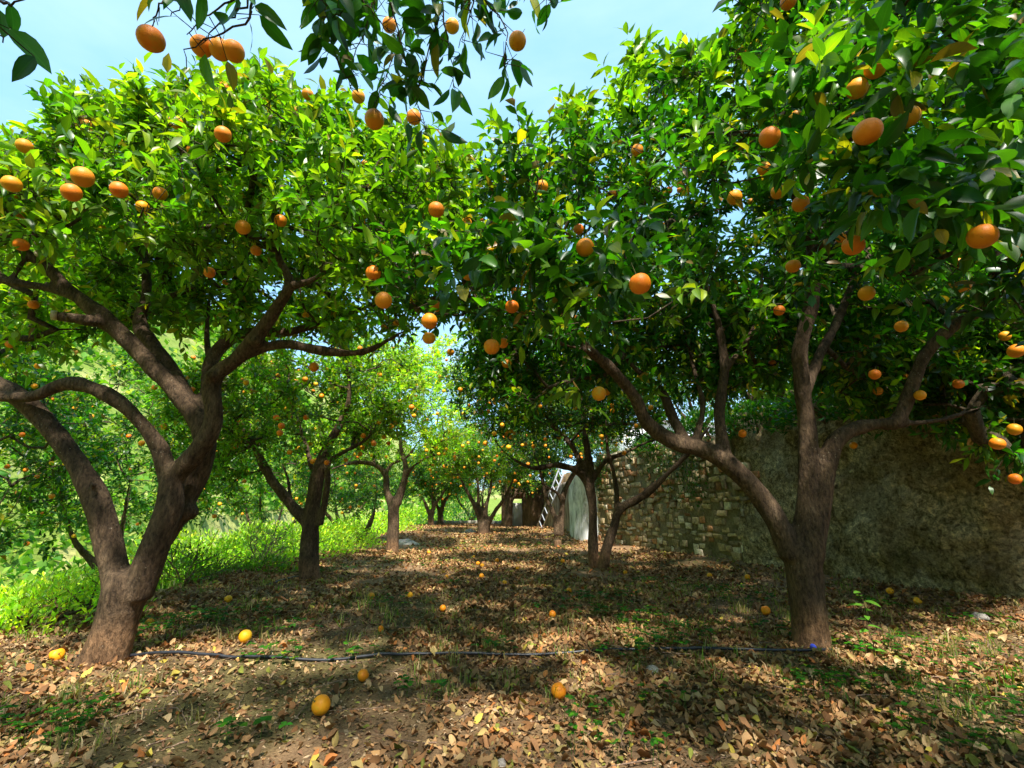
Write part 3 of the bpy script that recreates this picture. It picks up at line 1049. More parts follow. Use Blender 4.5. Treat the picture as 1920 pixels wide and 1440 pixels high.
wall_slab('plaster_wall', -6.0, 8.22, lambda y: 2.5 + 0.04 * math.sin(y * 1.7) + 0.03 * math.sin(y * 4.1), M['plaster'], 0.5, 3, 0.075,
          'tall rough plastered retaining wall with moss stains behind the right orange tree')

# stone wall : mortar core + coursed irregular stones
sroot = empty('stone_wall', wp(8.25, 0, 0), 'coursed wall of rubble stone and orange brick blocks in the middle distance', 'wall')
def stop(y): return 2.24 + 0.12 * sstep(8.4, 10, y) + 0.02 * math.sin(y * 3)
mo = wall_slab('mortar_core', 8.24, 13.0, stop, M['stone'], 0.45, 8, 0.03, outoff=-0.02)
for kx in ('label', 'category'):
    if kx in mo: del mo[kx]
ca = mo.data.color_attributes.new('Col', 'FLOAT_COLOR', 'POINT')
ca.data.foreach_set('color', np.tile(np.array([0.24, 0.20, 0.125, 1], np.float32), len(mo.data.vertices)))
mo.parent = sroot; mo.location = -Vector([float(v) for v in wp(8.25, 0, 0)])
mb = MB()
rs = np.random.RandomState(5)
rzw = math.atan2(WD[1], WD[0])
z = -0.1
while z < 2.3:
    hgt = rs.uniform(0.07, 0.15)
    y = 7.4 + rs.uniform(0, .2)
    while y < 12.95:
        ln = rs.uniform(0.08, 0.24)
        if z + hgt < stop(y) - (0.5 if y < 8.3 else 0) and rs.rand() < 0.8 * float(sstep(7.1, 8.5, y)):
            u = rs.rand()
            cc = (0.42, 0.32, 0.19) if u < 0.45 else ((0.40, 0.20, 0.10) if u < 0.60 else ((0.27, 0.21, 0.135) if u < 0.85 else (0.54, 0.48, 0.36)))
            cc = np.array(cc) * rs.uniform(0.8, 1.5)
            hh = hgt * rs.uniform(0.6, 1.08)
            mb.box(wp(y + ln * 0.5, -0.034 + rs.uniform(-0.01, 0.012), z + hh / 2 + rs.uniform(-0.028, 0.028)), (ln * rs.uniform(0.8, 0.95), 0.09, hh), rzw + rs.uniform(-0.04, 0.04), cc, 0.017)
        y += ln
    z += hgt + 0.012
so = mb.build('stone_facing', M['stone'], sroot, cols=True, off=wp(8.25, 0, 0))
bv = so.modifiers.new('b', 'BEVEL'); bv.width = 0.007; bv.segments = 2

# whitewashed wall, beyond the stones: leaning rounded pier + wing
def prism_wall(name, pts, zt, zb, th, mat, label, seed, cat='wall'):
    """wall following plan points, top heights per point"""
    pts = np.array(pts, float); n = len(pts)
    sp = []; tops = []
    for i in range(n - 1):
        m = max(2, int(np.linalg.norm(pts[i + 1] - pts[i]) / 0.08))
        for k in range(m):
            t = k / m; sp.append(pts[i] * (1 - t) + pts[i + 1] * t); tops.append(zt[i] * (1 - t) + zt[i + 1] * t)
    sp.append(pts[-1]); tops.append(zt[-1]); sp = np.array(sp)
    T = norm(np.gradient(sp, axis=0)); N = np.stack([-T[:, 1], T[:, 0]], 1)
    k = 24; V = []
    for p, nn, tz in zip(sp, N, tops):
        for j in range(k):
            z = zb + (tz - zb) * j / (k - 1); V.append((p[0], p[1], z))
        for j in range(k):
            z = tz - (tz - zb) * j / (k - 1); V.append((p[0] - nn[0] * th, p[1] - nn[1] * th, z))
    V = np.array(V); kk = 2 * k
    V += 0.02 * np.stack([fbm(V, 1.7, seed), fbm(V, 1.7, seed + 4), fbm(V, 2.5, seed + 8) * 1.2], 1)
    Q = []
    for i in range(len(sp) - 1):
        for j in range(kk):
            a = i * kk + j; b = i * kk + (j + 1) % kk
            Q.append((a, b, b + kk, a + kk))
    for s, fl in ((0, 0), ((len(sp) - 1) * kk, 1)):
        for j in range(k - 1):
            q = (s + j, s + j + 1, s + kk - 2 - j, s + kk - 1 - j)
            Q.append(q[::-1] if fl else q)
    o = mesh_np(name, V, [np.array(Q)], mat, None, None, None, True)
    return tag(o, label, cat)

w0 = wp(13.0)[:2]
prism_wall('whitewashed_wall', [w0 + (0.02, 0.02), wp(13.35, 0.25)[:2], wp(13.8, 0.34)[:2], wp(14.3, 0.22)[:2], wp(14.7, 0.02)[:2]], [2.2, 2.22, 2.1, 1.78, 1.5], -0.2, 0.5,
           M['whitewash'], 'peeling whitewashed curved wall between two dark trunks', 12)
prism_wall('beige_wall', [wp(14.75, 0.0)[:2], wp(17.5, 0.0)[:2], wp(20.3, 0.0)[:2]], [1.8, 1.7, 1.5], -0.2, 0.45,
           M['beige'], 'weathered beige wall behind the leaning ladder', 15)

# end structure across the terrace
er = empty('brown_outbuilding', (0.55, 20.6, 0.2), 'rust brown masonry outbuilding with a pale door closing the far end of the grove', 'building')
mb = MB(); off = (0.55, 20.6, 0.2)
mb.box((0.98, 21.6, 1.0), (1.06, 2.2, 1.9)); mb.box((0.20, 21.6, 1.65), (0.5, 2.2, 0.6)); mb.box((-0.25, 21.6, 1.0), (0.4, 2.2, 1.9))
bo = mb.build('wall', M['rust'], er, off=off)
mb = MB(); mb.box((0.20, 20.62, 0.68), (0.48, 0.05, 0.95)); mb.build('door', M['door'], er, off=off)
mb = MB(); mb.box((0.38, 21.6, 2.02), (1.9, 2.5, 0.1)); mb.build('roof', M['tile'], er, off=off)

# houses above the wall
def house(name, cx, cy, zb, sx, sy, h, rz, mat, label, wins, rh=1.3, rmat=None):
    r = empty(name, (cx, cy, zb), label, 'building'); r.rotation_euler = (0, 0, rz)
    m = MB(); m.box((0, 0, h / 2), (sx, sy, h)); m.build('wall', mat, r)
    m = MB()
    e = 0.35
    m.add([(-sx / 2 - e, -sy / 2 - e, h), (sx / 2 + e, -sy / 2 - e, h), (sx / 2 + e, sy / 2 + e, h), (-sx / 2 - e, sy / 2 + e, h),
           (-sx / 4, 0, h + rh), (sx / 4, 0, h + rh)], [(0, 1, 5, 4), (2, 3, 4, 5), (0, 3, 2, 1)], [(1, 2, 5), (3, 0, 4)])
    m.build('roof', rmat or M['tile'], r)
    for (wx, wz) in wins:
        m = MB(); m.box((-sx / 2 - 0.02, wx, wz), (0.08, 1.1, 1.5)); f = m.build('window', M['white'], r)
        m = MB(); m.box((-sx / 2 - 0.065, wx, wz), (0.02, 0.9, 1.3)); g_ = m.build('pane', M['glass'], f)
        return r
house('pink_house', 15.0, 12.0, 2.2, 6, 12, 5.0, 0.0, M['pink'], 'pink rendered house glimpsed through leaves above the plastered wall', [(-3, 1.6), (0.5, 1.6), (3.8, 1.6), (-3, 3.9), (0.5, 3.9)])
house('white_house', 9.3, 25.0, 2.2, 7, 6, 2.6, 0.25, M['white'], 'small white house seen above the stone wall between branches', [(-1.5, 1.4), (1.3, 1.4)], 0.3, M['white'])

# ================================================================== TREES
rsA = np.random.RandomState(21)
# --- left foreground tree
A_l = [
    LP([(184, 1272, 3.5, .17), (200, 1225, 3.5, .142), (222, 1155, 3.5, .134), (238, 1105, 3.5, .138), (244, 1070, 3.5, .12)]),
    LP([(228, 1120, 3.5, .095), (208, 1035, 3.5, .088), (190, 960, 3.48, .083), (155, 888, 3.45, .076), (105, 815, 3.4, .069), (45, 752, 3.35, .062), (-40, 700, 3.3, .07), (-130, 640, 3.2, .05)]),
    LP([(252, 1120, 3.5, .115), (286, 1035, 3.5, .10), (316, 955, 3.5, .088), (326, 895, 3.5, .072), (368, 850, 3.48, .074), (400, 790, 3.45, .068), (400, 712, 3.42, .062), (445, 672, 3.4, .056),
        (485, 625, 3.35, .055), (520, 575, 3.3, .05), (542, 530, 3.25, .042), (520, 470, 3.2, .03), (540, 400, 3.1, .022)]),
    LP([(318, 910, 3.5, .062), (300, 845, 3.48, .055), (262, 790, 3.42, .057), (205, 742, 3.35, .052), (130, 718, 3.3, .05), (65, 742, 3.25, .046), (-10, 742, 3.2, .042), (-90, 720, 3.1, .03)]),
    LP([(300, 1020, 3.64, .085), (345, 940, 3.72, .085), (380, 860, 3.74, .08), (378, 800, 3.74, .085), (330, 735, 3.72, .074), (265, 665, 3.7, .07), (200, 600, 3.62, .072), (140, 552, 3.55, .055), (60, 480, 3.45, .045), (-20, 440, 3.3, .04), (-100, 400, 3.2, .03)]),
    LP([(368, 780, 3.78, .066), (325, 700, 3.85, .07), (283, 645, 3.9, .066), (262, 605, 3.95, .062), (275, 550, 4.0, .04), (272, 480, 4.1, .028)]),
    LP([(265, 590, 3.95, .045), (310, 560, 4.0, .032), (370, 535, 4.05, .026), (390, 490, 4.1, .02)]),
    LP([(388, 800, 3.78, .075), (392, 720, 3.9, .068), (402, 665, 4.0, .06), (455, 625, 4.1, .05), (540, 622, 4.2, .042), (620, 600, 4.3, .034), (690, 575, 4.3, .024)]),
    LP([(460, 665, 3.4, .045), (530, 645, 3.45, .04), (600, 657, 3.5, .036), (680, 660, 3.55, .028), (760, 620, 3.6, .018)]),
    LP([(160, 565, 3.57, .045), (90, 540, 3.5, .038), (0, 525, 3.4, .034), (-90, 500, 3.3, .028)]),
    LP([(205, 605, 3.62, .055), (160, 600, 3.5, .045), (105, 592, 3.42, .04)]),
    LP([(535, 540, 3.25, .03), (590, 522, 3.2, .024), (640, 480, 3.1, .018)]),
    LP([(392, 700, 3.95, .035), (388, 620, 4.1, .025), (395, 540, 4.2, .018)]),
    LP([(15, 530, 3.42, .02), (42, 490, 3.42, .024), (44, 450, 3.4, .018)]),
]
polyA = [(-50, 320), (0, 300), (50, 340), (95, 280), (150, 225), (240, 195), (300, 210), (380, 185), (430, 195), (480, 165), (560, 215), (640, 235), (700, 255), (790, 290), (850, 320),
         (860, 420), (850, 480), (700, 540), (560, 500), (430, 470), (330, 490), (230, 450), (130, 440), (0, 470), (-50, 560)]
def yrA(px, py):
    f = np.clip((py - 120) / 400, 0, 1)
    return 2.1 + 0.2 * f, 4.4 + 0.8 * f - 1.4 * np.clip((250 - px) / 250, 0, 1)
clA = np.vstack([poly_points(polyA, 430, yrA, rsA, 0.85),
                 poly_points([(-60, 520), (100, 470), (420, 470), (720, 520), (760, 610), (640, 640), (430, 610), (280, 590), (120, 640), (-60, 700)], 210, (3.8, 6.0), rsA)])
def spires(line, n, Yr, centre, kind='young', size=0.10):
    def f(rs):
        q = np.array(line, float); seg = np.hypot(*np.diff(q, axis=0).T); cum = np.concatenate([[0], np.cumsum(seg)])
        u = rs.rand(n) * cum[-1]
        px = np.interp(u, cum, q[:, 0]); py = np.interp(u, cum, q[:, 1]) + rs.uniform(0, 60, n); Y = rs.uniform(Yr[0], Yr[1], n)
        c = np.array([P(a_, b_, c_) for a_, b_, c_ in zip(px, py, Y)])
        g_, sh_ = foliage(c, centre, rs, 3, 11, size, kind, T_MID, 0.30, young=0.6, upb=1.0)
        S, D, L = sh_
        m_ = MB()
        for s_, d_, l_ in zip(S, D, L): m_.tube([s_, s_ + d_ * l_], [0.003, 0.001], 3, caps=False)
        f.mb = m_
        return [g_]
    return f
def A_extra(mb):
    # burls and scars
    for (x, y, Y, r) in ((352, 960, 3.72, .085), (275, 575, 3.95, .07), (400, 705, 3.36, .05), (478, 640, 3.33, .048), (175, 910, 3.37, .03)):
        c = P(x, y, Y); mb.tube([c - (0, 0, r * .7), c - (0, 0, r * .3), c + (0, 0, r * .3), c + (0, 0, r * .7)], [r * .55, r, r, r * .55], 10)
bA = G(200, 1238)
sa, sb_ = P(108, 592, 3.42), P(96, 591, 3.40)
sc_, sd2 = P(80, 482, 3.46), P(72, 474, 3.40)
tree(bA, 'big leaning orange tree at left with low forked trunk by the black hose', A_l, clA, P(330, 520, 3.6), 31, 0.016,
     dict(shoots_per=9, per_shoot=9, size=0.088, kind='lit', rad=0.24, young=0.34), oranges=OR_A, n_or=36, or_near=True,  # larger young share also paints lime sun highlights onto the crown
     stubs=[(sa, sb_, .038), (sc_, sd2, .03)], extra=A_extra,
     near_split=spires([(-100, 300), (60, 310), (150, 235), (240, 190), (380, 190), (480, 160), (560, 215), (640, 240), (720, 295), (850, 350)], 75, (2.6, 4.6), P(330, 520, 3.6), 'lit'))

# --- right foreground tree
B_l = [
    LP([(1528, 1238, 3.85, .175), (1522, 1195, 3.85, .135), (1512, 1110, 3.85, .122), (1505, 1050, 3.85, .125), (1503, 1025, 3.85, .115)]),
    LP([(1486, 1045, 3.85, .095), (1456, 978, 3.87, .088), (1420, 925, 3.9, .084), (1380, 882, 3.92, .082), (1338, 852, 3.95, .08), (1300, 838, 3.98, .075), (1262, 828, 4.0, .07), (1212, 792, 4.0, .066), (1190, 745, 3.95, .058),
        (1150, 695, 3.85, .05), (1100, 650, 3.7, .04), (1060, 600, 3.5, .03), (1030, 540, 3.2, .02)]),
    LP([(1290, 835, 3.98, .05), (1262, 785, 4.1, .045), (1238, 730, 4.2, .04), (1190, 690, 4.3, .032), (1120, 600, 4.4, .02)]),
    LP([(1360, 858, 3.93, .055), (1348, 780, 4.05, .05), (1358, 690, 4.1, .045), (1345, 600, 4.1, .038), (1310, 500, 4.0, .028), (1270, 410, 3.8, .02)]),
    LP([(1300, 838, 3.97, .035), (1318, 760, 4.15, .03), (1300, 690, 4.3, .025), (1280, 600, 4.4, .018)]),
    LP([(1504, 1045, 3.85, .10), (1512, 950, 3.83, .078), (1516, 870, 3.8, .072), (1513, 800, 3.78, .066), (1505, 730, 3.75, .062), (1501, 650, 3.7, .058), (1522, 560, 3.6, .06), (1520, 460, 3.4, .04), (1480, 340, 3.1, .028), (1450, 240, 2.9, .018)]),
    LP([(1508, 740, 3.78, .05), (1537, 665, 3.85, .045), (1570, 600, 3.9, .038), (1600, 520, 3.9, .028), (1620, 400, 3.8, .02)]),
    LP([(1518, 1045, 3.82, .095), (1539, 945, 3.8, .074), (1550, 870, 3.78, .068), (1566, 828, 3.76, .06), (1598, 806, 3.73, .055), (1640, 795, 3.7, .052), (1680, 790, 3.65, .06), (1705, 740, 3.6, .055), (1735, 665, 3.5, .05), (1785, 612, 3.4, .046), (1845, 575, 3.3, .043), (1872, 510, 3.2, .036), (1850, 420, 3.1, .028), (1830, 320, 3.0, .02)]),
    LP([(1680, 795, 3.65, .035), (1760, 788, 3.6, .026), (1850, 760, 3.5, .018)]),
    LP([(1850, 570, 3.3, .028), (1920, 540, 3.2, .022), (1990, 480, 3.1, .016)]),
    LP([(1365, 690, 4.1, .03), (1420, 600, 4.2, .026), (1430, 500, 4.1, .02)]),
    LP([(1110, 660, 3.7, .024), (1040, 640, 3.5, .02), (960, 600, 3.3, .016), (880, 560, 3.1, .011)]),
    LP([(1515, 480, 3.4, .03), (1600, 400, 2.9, .022), (1660, 300, 2.5, .015)]),
]
rsB = np.random.RandomState(22)
polyB = [(925, 350), (935, 290), (960, 265), (1000, 330), (1040, 275), (1110, 240), (1180, 205), (1190, 140), (1260, 130), (1340, 120), (1395, 60), (1430, -60), (1500, -160), (2060, -160),
         (2060, 640), (1900, 620), (1740, 560), (1600, 520), (1480, 560), (1360, 600), (1200, 600), (1080, 640), (960, 640), (900, 590), (790, 590), (730, 540), (760, 470), (860, 420), (890, 350)]
def yrB(px, py):
    f = np.clip((px - 900) / 800, 0, 1); g_ = np.clip((py - 0) / 600, 0, 1)
    y0 = 2.15 - 0.75 * f * (1 - 0.3 * g_)
    return y0, 4.6 + 0.9 * g_ + 1.2 * f
clB = np.vstack([poly_points(polyB, 640, yrB, rsB, 0.75),
                 poly_points([(900, 600), (1200, 560), (1900, 560), (2060, 620), (2060, 880), (1940, 860), (1800, 720), (1650, 700), (1500, 700), (1380, 740), (1230, 720), (1080, 720), (980, 760), (900, 700)], 400, (4.0, 6.0), rsB),
                 poly_points([(1150, 300), (1350, 280), (1600, 330), (1650, 600), (1400, 640), (1150, 560)], 110, (3.9, 5.6), rsB),
                 poly_points([(1560, 560), (2060, 540), (2060, 900), (1900, 890), (1800, 840), (1700, 770), (1560, 740)], 120, (3.6, 5.0), rsB)])
def B_near(rs):
    c = poly_points([(1480, 60), (1600, 100), (1720, 150), (1900, 40), (1990, 60), (1990, 420), (1760, 420), (1560, 330), (1440, 300)], 40, (1.3, 1.9), rs)
    c2 = poly_points([(960, 400), (1180, 380), (1260, 470), (1180, 560), (980, 560), (880, 520)], 16, (1.75, 2.2), rs)
    c3 = poly_points([(1085, 700), (1150, 700), (1170, 775), (1080, 775)], 2, (2.3, 2.5), rs)
    g1, _ = foliage(np.vstack([c, c2]), P(1400, 500, 3.4), rs, 6, 8, 0.092, 'grove', T_NEAR, 0.2, 0.1, young=0.1)
    g3, _ = foliage(c3, P(1120, 700, 2.4), rs, 2, 5, 0.09, 'young', T_NEAR, 0.12, 0.5)
    return [g1, g3] + spires([(935, 290), (1000, 310), (1040, 250), (1110, 220), (1180, 180), (1200, 120), (1260, 140), (1340, 130), (1400, 80), (1440, 0), (1600, 60), (1800, 0)], 75, (2.4, 4.4), P(1420, 620, 3.8), 'lit')(rs)
bB = G(1527, 1212)
tree(bB, 'large orange tree at right with a blue cap at its foot before the wall', B_l, clB, P(1420, 620, 3.8), 32, 0.016,
     dict(shoots_per=9, per_shoot=9, size=0.090, kind='grove', rad=0.25, young=0.14), oranges=OR_B, n_or=26, or_near=True, near_split=B_near)

# --- middle trees (traced limbs, round crowns)
def E(px, py, Y, rx, ry, rz):
    p = P(px, py, Y); return (p[0], p[1], p[2], rx, ry, rz)

def midtree(pb, label, limbs, ells, nclu, seed, n_or, kind='lit', size=0.085, voxel=0.03, sp=7, ps=7, tm=T_FAR, base=None, young=0.2, rad=0.25, shell=0.25):
    rs = np.random.RandomState(seed)
    cl = ell_points(ells, nclu, rs, shell)
    cen = np.mean([e[:3] for e in ells], 0) - np.array([0, 0, 0.6])
    b = G(*pb) if base is None else base
    return tree(b, label, limbs, cl, cen, seed, voxel, dict(shoots_per=sp, per_shoot=ps, size=size, kind=kind, tmpl=tm, rad=rad, young=young), n_or=n_or, barkbump=0.01)

# C second left
midtree((580, 1085), 'orange tree second from the camera on the left with sun dappled upright trunk',
    [LP([(580, 1095, 7.2, .16), (580, 1040, 7.2, .13), (582, 980, 7.2, .12), (590, 930, 7.2, .11), (598, 880, 7.2, .10), (612, 840, 7.2, .08), (640, 790, 7.2, .06), (655, 740, 7.1, .045), (650, 680, 7.0, .03)]),
     LP([(578, 985, 7.2, .085), (548, 950, 7.15, .075), (510, 900, 7.1, .07), (488, 860, 7.05, .06), (470, 825, 7.0, .05), (440, 790, 6.9, .035), (400, 740, 6.8, .02)]),
     LP([(585, 880, 7.3, .05), (575, 840, 7.5, .04), (560, 790, 7.6, .03), (540, 720, 7.7, .02)]),
     LP([(545, 945, 7.2, .04), (540, 900, 7.3, .03), (525, 860, 7.4, .02)]),
     LP([(605, 870, 7.2, .055), (640, 850, 7.1, .04), (690, 820, 7.0, .03), (720, 770, 6.9, .02)]),
     LP([(600, 985, 7.15, .05), (612, 920, 7.1, .05), (615, 870, 7.1, .045)])],
    [E(570, 760, 7.2, 1.6, 1.4, 0.85), E(440, 780, 6.9, 0.9, 1.2, 0.9), E(690, 740, 7.2, 0.8, 1.1, 0.7), E(430, 880, 7.4, 0.7, 0.8, 0.55), E(590, 680, 7.6, 1.5, 1.2, 0.55)], 420, 41, 98, 'lit')

# D third left, sunlit
midtree((735, 1035), 'sunlit round orange tree with straight trunk and many sun-tinted yellow fruits, third in the left row',
    [LP([(735, 1045, 11.3, .16), (737, 1000, 11.3, .14), (738, 950, 11.3, .13), (745, 935, 11.3, .12)]),
     LP([(735, 950, 11.3, .10), (725, 920, 11.3, .08), (722, 890, 11.3, .07), (700, 870, 11.2, .06), (660, 868, 11.0, .05), (620, 880, 10.8, .03)]),
     LP([(745, 945, 11.3, .10), (758, 900, 11.3, .08), (760, 870, 11.3, .07), (752, 840, 11.3, .06), (750, 790, 11.3, .04), (740, 730, 11.3, .02)]),
     LP([(758, 895, 11.3, .05), (775, 875, 11.2, .045), (800, 858, 11.1, .035), (840, 850, 11.0, .02)]),
     LP([(722, 890, 11.3, .05), (735, 870, 11.4, .045), (765, 855, 11.5, .04), (790, 820, 11.5, .02)]),
     LP([(705, 875, 11.2, .05), (695, 845, 11.4, .04), (680, 800, 11.4, .03)])],
    [E(750, 760, 11.3, 1.8, 1.6, 1.25), E(700, 700, 11.5, 1.0, 1.2, 0.9), E(820, 800, 11.0, 0.9, 1.1, 0.7), E(640, 830, 11.3, 0.9, 1.2, 0.6), E(800, 690, 11.6, 1.3, 1.2, 0.7)], 460, 42, 98, 'bright', voxel=0.035, young=0.45)

# E on the slope
pe = P(672, 1050, 13.6)
midtree(None, 'small orange tree with two crossing stems growing below the terrace edge',
    [LP([(655, 1052, 13.6, .10), (652, 1030, 13.6, .09), (645, 1010, 13.6, .085), (628, 995, 13.6, .07), (605, 990, 13.5, .05), (590, 975, 13.5, .03)]),
     LP([(664, 1052, 13.6, .11), (675, 1015, 13.6, .09), (690, 990, 13.6, .07), (700, 965, 13.6, .05), (705, 940, 13.6, .03)]),
     LP([(672, 1010, 13.6, .06), (665, 990, 13.6, .05), (650, 980, 13.6, .04), (640, 950, 13.6, .03)])],
    [E(660, 930, 13.6, 1.5, 1.3, 0.65), E(610, 950, 13.6, 0.8, 1.0, 0.5)], 90, 43, 25, 'grove', voxel=0.04, base=np.array([pe[0], pe[1], Hs(pe[0], pe[1])]))

# F pair at the end
for nm, (px, Yq), sd_i, lab in (('a', (808, 20.6), 44, 'dark orange tree with V shaped trunk at the far left end of the grove'), ('b', (826, 22.0), 45, 'slender forked orange tree just right of the far V shaped trunk')):
    s = px - 808
    yb = 996 if nm == 'a' else 990
    midtree((px, yb), lab,
        [LP([(px, yb + 8, Yq, .16), (px, yb - 15, Yq, .14), (px - 1, yb - 28, Yq, .14)]),
         LP([(px, yb - 25, Yq, .09), (px - 8, yb - 45, Yq, .08), (px - 18, yb - 70, Yq, .06), (px - 26, yb - 95, Yq, .04)]),
         LP([(px + 1, yb - 25, Yq, .10), (px + 8, yb - 50, Yq, .08), (px + 22, yb - 70, Yq, .07), (px + 30, yb - 95, Yq, .04)]),
         LP([(px + 3, yb - 40, Yq, .06), (px + 2, yb - 70, Yq, .05), (px + 4, yb - 100, Yq, .04)])],
        [E(px - 5, 880, Yq, 2.0 if nm == 'a' else 1.6, 1.8, 0.9), E(px - 5, 905, Yq, 1.8, 1.8, 0.6)], 240, sd_i, 40, 'grove', voxel=0.05, size=0.11, sp=6, ps=7)

# G multi stem centre
midtree((908, 1012), 'many stemmed dark orange tree in the centre beside a grey rock',
    [LP([(908, 1020, 15.5, .24), (907, 995, 15.5, .20), (906, 978, 15.5, .20)]),
     LP([(902, 985, 15.5, .10), (893, 955, 15.4, .08), (878, 925, 15.3, .065), (862, 895, 15.2, .04), (850, 870, 15.1, .03)]),
     LP([(905, 985, 15.5, .09), (898, 950, 15.5, .07), (896, 910, 15.5, .055), (890, 870, 15.5, .03)]),
     LP([(910, 985, 15.5, .09), (912, 950, 15.5, .07), (920, 915, 15.6, .055), (922, 880, 15.6, .03)]),
     LP([(914, 985, 15.5, .10), (926, 962, 15.4, .075), (945, 935, 15.3, .06), (960, 905, 15.2, .04), (970, 875, 15.1, .03)]),
     LP([(908, 985, 15.6, .07), (905, 940, 15.8, .05), (910, 890, 16.0, .03)])],
    [E(905, 850, 15.5, 1.9, 1.6, 0.8), E(860, 860, 15.3, 1.1, 1.2, 0.6), E(960, 870, 15.3, 1.0, 1.2, 0.65)], 380, 46, 95, 'lit', voxel=0.045, size=0.095)

# H slim fork
midtree((1047, 1030), 'slim dark orange tree forked into a Y in front of the ladder',
    [LP([(1047, 1038, 12.3, .11), (1046, 1022, 12.3, .10), (1046, 1012, 12.3, .09)]),
     LP([(1043, 1005, 12.3, .07), (1040, 970, 12.3, .065), (1027, 940, 12.3, .06), (1020, 915, 12.3, .05), (1012, 880, 12.2, .04), (1000, 840, 12.2, .03)]),
     LP([(1050, 1005, 12.3, .085), (1053, 960, 12.3, .08), (1056, 930, 12.3, .075), (1068, 900, 12.3, .07), (1080, 880, 12.3, .055), (1090, 840, 12.4, .04)]),
     LP([(1052, 940, 12.3, .045), (1045, 925, 12.2, .05), (1030, 915, 12.1, .04), (1015, 905, 12.0, .03)])],
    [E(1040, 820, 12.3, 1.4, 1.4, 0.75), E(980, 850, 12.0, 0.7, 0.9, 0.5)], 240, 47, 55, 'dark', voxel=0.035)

# I two trunks by the stone wall
midtree((1122, 1065), 'orange tree with two trunks, the right one leaning, in front of the stone wall',
    [LP([(1114, 1078, 8.4, .10), (1112, 1030, 8.42, .085), (1111, 960, 8.42, .08), (1105, 915, 8.4, .09), (1092, 890, 8.4, .08), (1070, 878, 8.35, .06), (1040, 872, 8.3, .05), (1000, 878, 8.2, .04), (960, 860, 8.1, .025)]),
     LP([(1129, 1080, 8.3, .11), (1136, 1035, 8.28, .085), (1150, 990, 8.3, .08), (1163, 955, 8.3, .075), (1205, 930, 8.2, .07), (1250, 890, 8.1, .055), (1290, 850, 8.0, .04), (1330, 800, 7.9, .02)]),
     LP([(1155, 965, 8.3, .05), (1156, 925, 8.35, .045), (1150, 885, 8.4, .04), (1140, 850, 8.4, .035), (1135, 800, 8.4, .02)]),
     LP([(1108, 925, 8.4, .075), (1105, 870, 8.45, .07), (1098, 820, 8.5, .06), (1092, 760, 8.5, .04), (1085, 700, 8.4, .025)]),
     LP([(1100, 895, 8.4, .06), (1075, 840, 8.5, .05), (1040, 800, 8.5, .045), (1010, 760, 8.4, .03), (980, 710, 8.3, .02)]),
     LP([(1112, 900, 8.4, .05), (1135, 865, 8.4, .042), (1170, 850, 8.4, .034), (1200, 835, 8.4, .02)])],
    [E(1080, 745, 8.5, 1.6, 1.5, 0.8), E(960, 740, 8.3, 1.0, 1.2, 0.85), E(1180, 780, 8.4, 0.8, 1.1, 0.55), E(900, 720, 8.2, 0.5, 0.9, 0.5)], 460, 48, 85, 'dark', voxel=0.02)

# J far red trunk
midtree((952, 990), 'far orange tree with reddish bare trunk beside the pale door',
    [LP([(952, 998, 19.5, .2), (953, 965, 19.5, .17), (955, 940, 19.5, .15), (950, 915, 19.5, .09), (945, 890, 19.5, .05)]),
     LP([(955, 945, 19.5, .1), (968, 925, 19.5, .06), (978, 905, 19.5, .04)])],
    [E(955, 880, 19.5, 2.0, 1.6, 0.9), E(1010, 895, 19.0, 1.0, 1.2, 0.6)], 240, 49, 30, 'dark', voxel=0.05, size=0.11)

# generic orchard tree, built once then copied
def generic_tree(seed, kind, label, loc, h=1.0, n_or=26, nclu=260, low=1.0):
    rs = np.random.RandomState(seed)
    b = np.array(loc, float)
    z0 = 0.75 * h
    limbs = [([b + (0, 0, -0.15), b + (0.02, 0.01, 0.3), b + (0, 0.03, z0)], [.19, .15, .15])]
    nl = 4
    for i in range(nl):
        a = i * 2 * math.pi / nl + rs.uniform(-0.4, 0.4)
        d = np.array([math.cos(a), math.sin(a), 0])
        limbs.append(([b + (0, 0.02, z0 - .1), b + d * 0.35 + (0, 0, z0 + .4), b + d * 0.75 + (0, 0, z0 + .9), b + d * 1.15 + (0, 0, z0 + 1.5 * h)], [.09, .075, .05, .025]))
    c = b + (0, 0, z0 + 1.6 * h)
    if low == 0: c = c + (0, 0, 0.45)
    ells = [(c[0], c[1], c[2], 1.9, 1.9, 1.35 * h), (c[0] + .8, c[1] - .4, c[2] + .5, 1.0, 1.0, .8), (c[0] - .9, c[1] + .3, c[2] + .2, 1.1, 1.1, .9),
            (c[0] + .2, c[1] - 1.2, c[2] - .7 * low, .9, .8, .7 * (.5 + .5 * low)), (c[0] - .6, c[1] - 1.0, c[2] - .8 * low, .8, .8, .6), (c[0] + 1.2, c[1] + .6, c[2] - .7 * low, .8, .8, .6)]
    cl = ell_points(ells, nclu, rs, 0.4)
    return tree(b, label, limbs, cl, c - (0, 0, .6), seed, 0.035, dict(shoots_per=7, per_shoot=8, size=0.1, kind=kind, tmpl=T_FAR, rad=0.28, young=0.2, clear=False), n_or=n_or)

def copy_tree(src, loc, rz, sc, label):
    r = src.copy(); COL.objects.link(r)
    r.location = Vector([float(v) for v in loc]); r.rotation_euler = (0, 0, rz); r.scale = (sc, sc, sc); r['label'] = label
    for ch in list(src.children):
        c_ = ch.copy(); COL.objects.link(c_); c_.parent = r
    return r

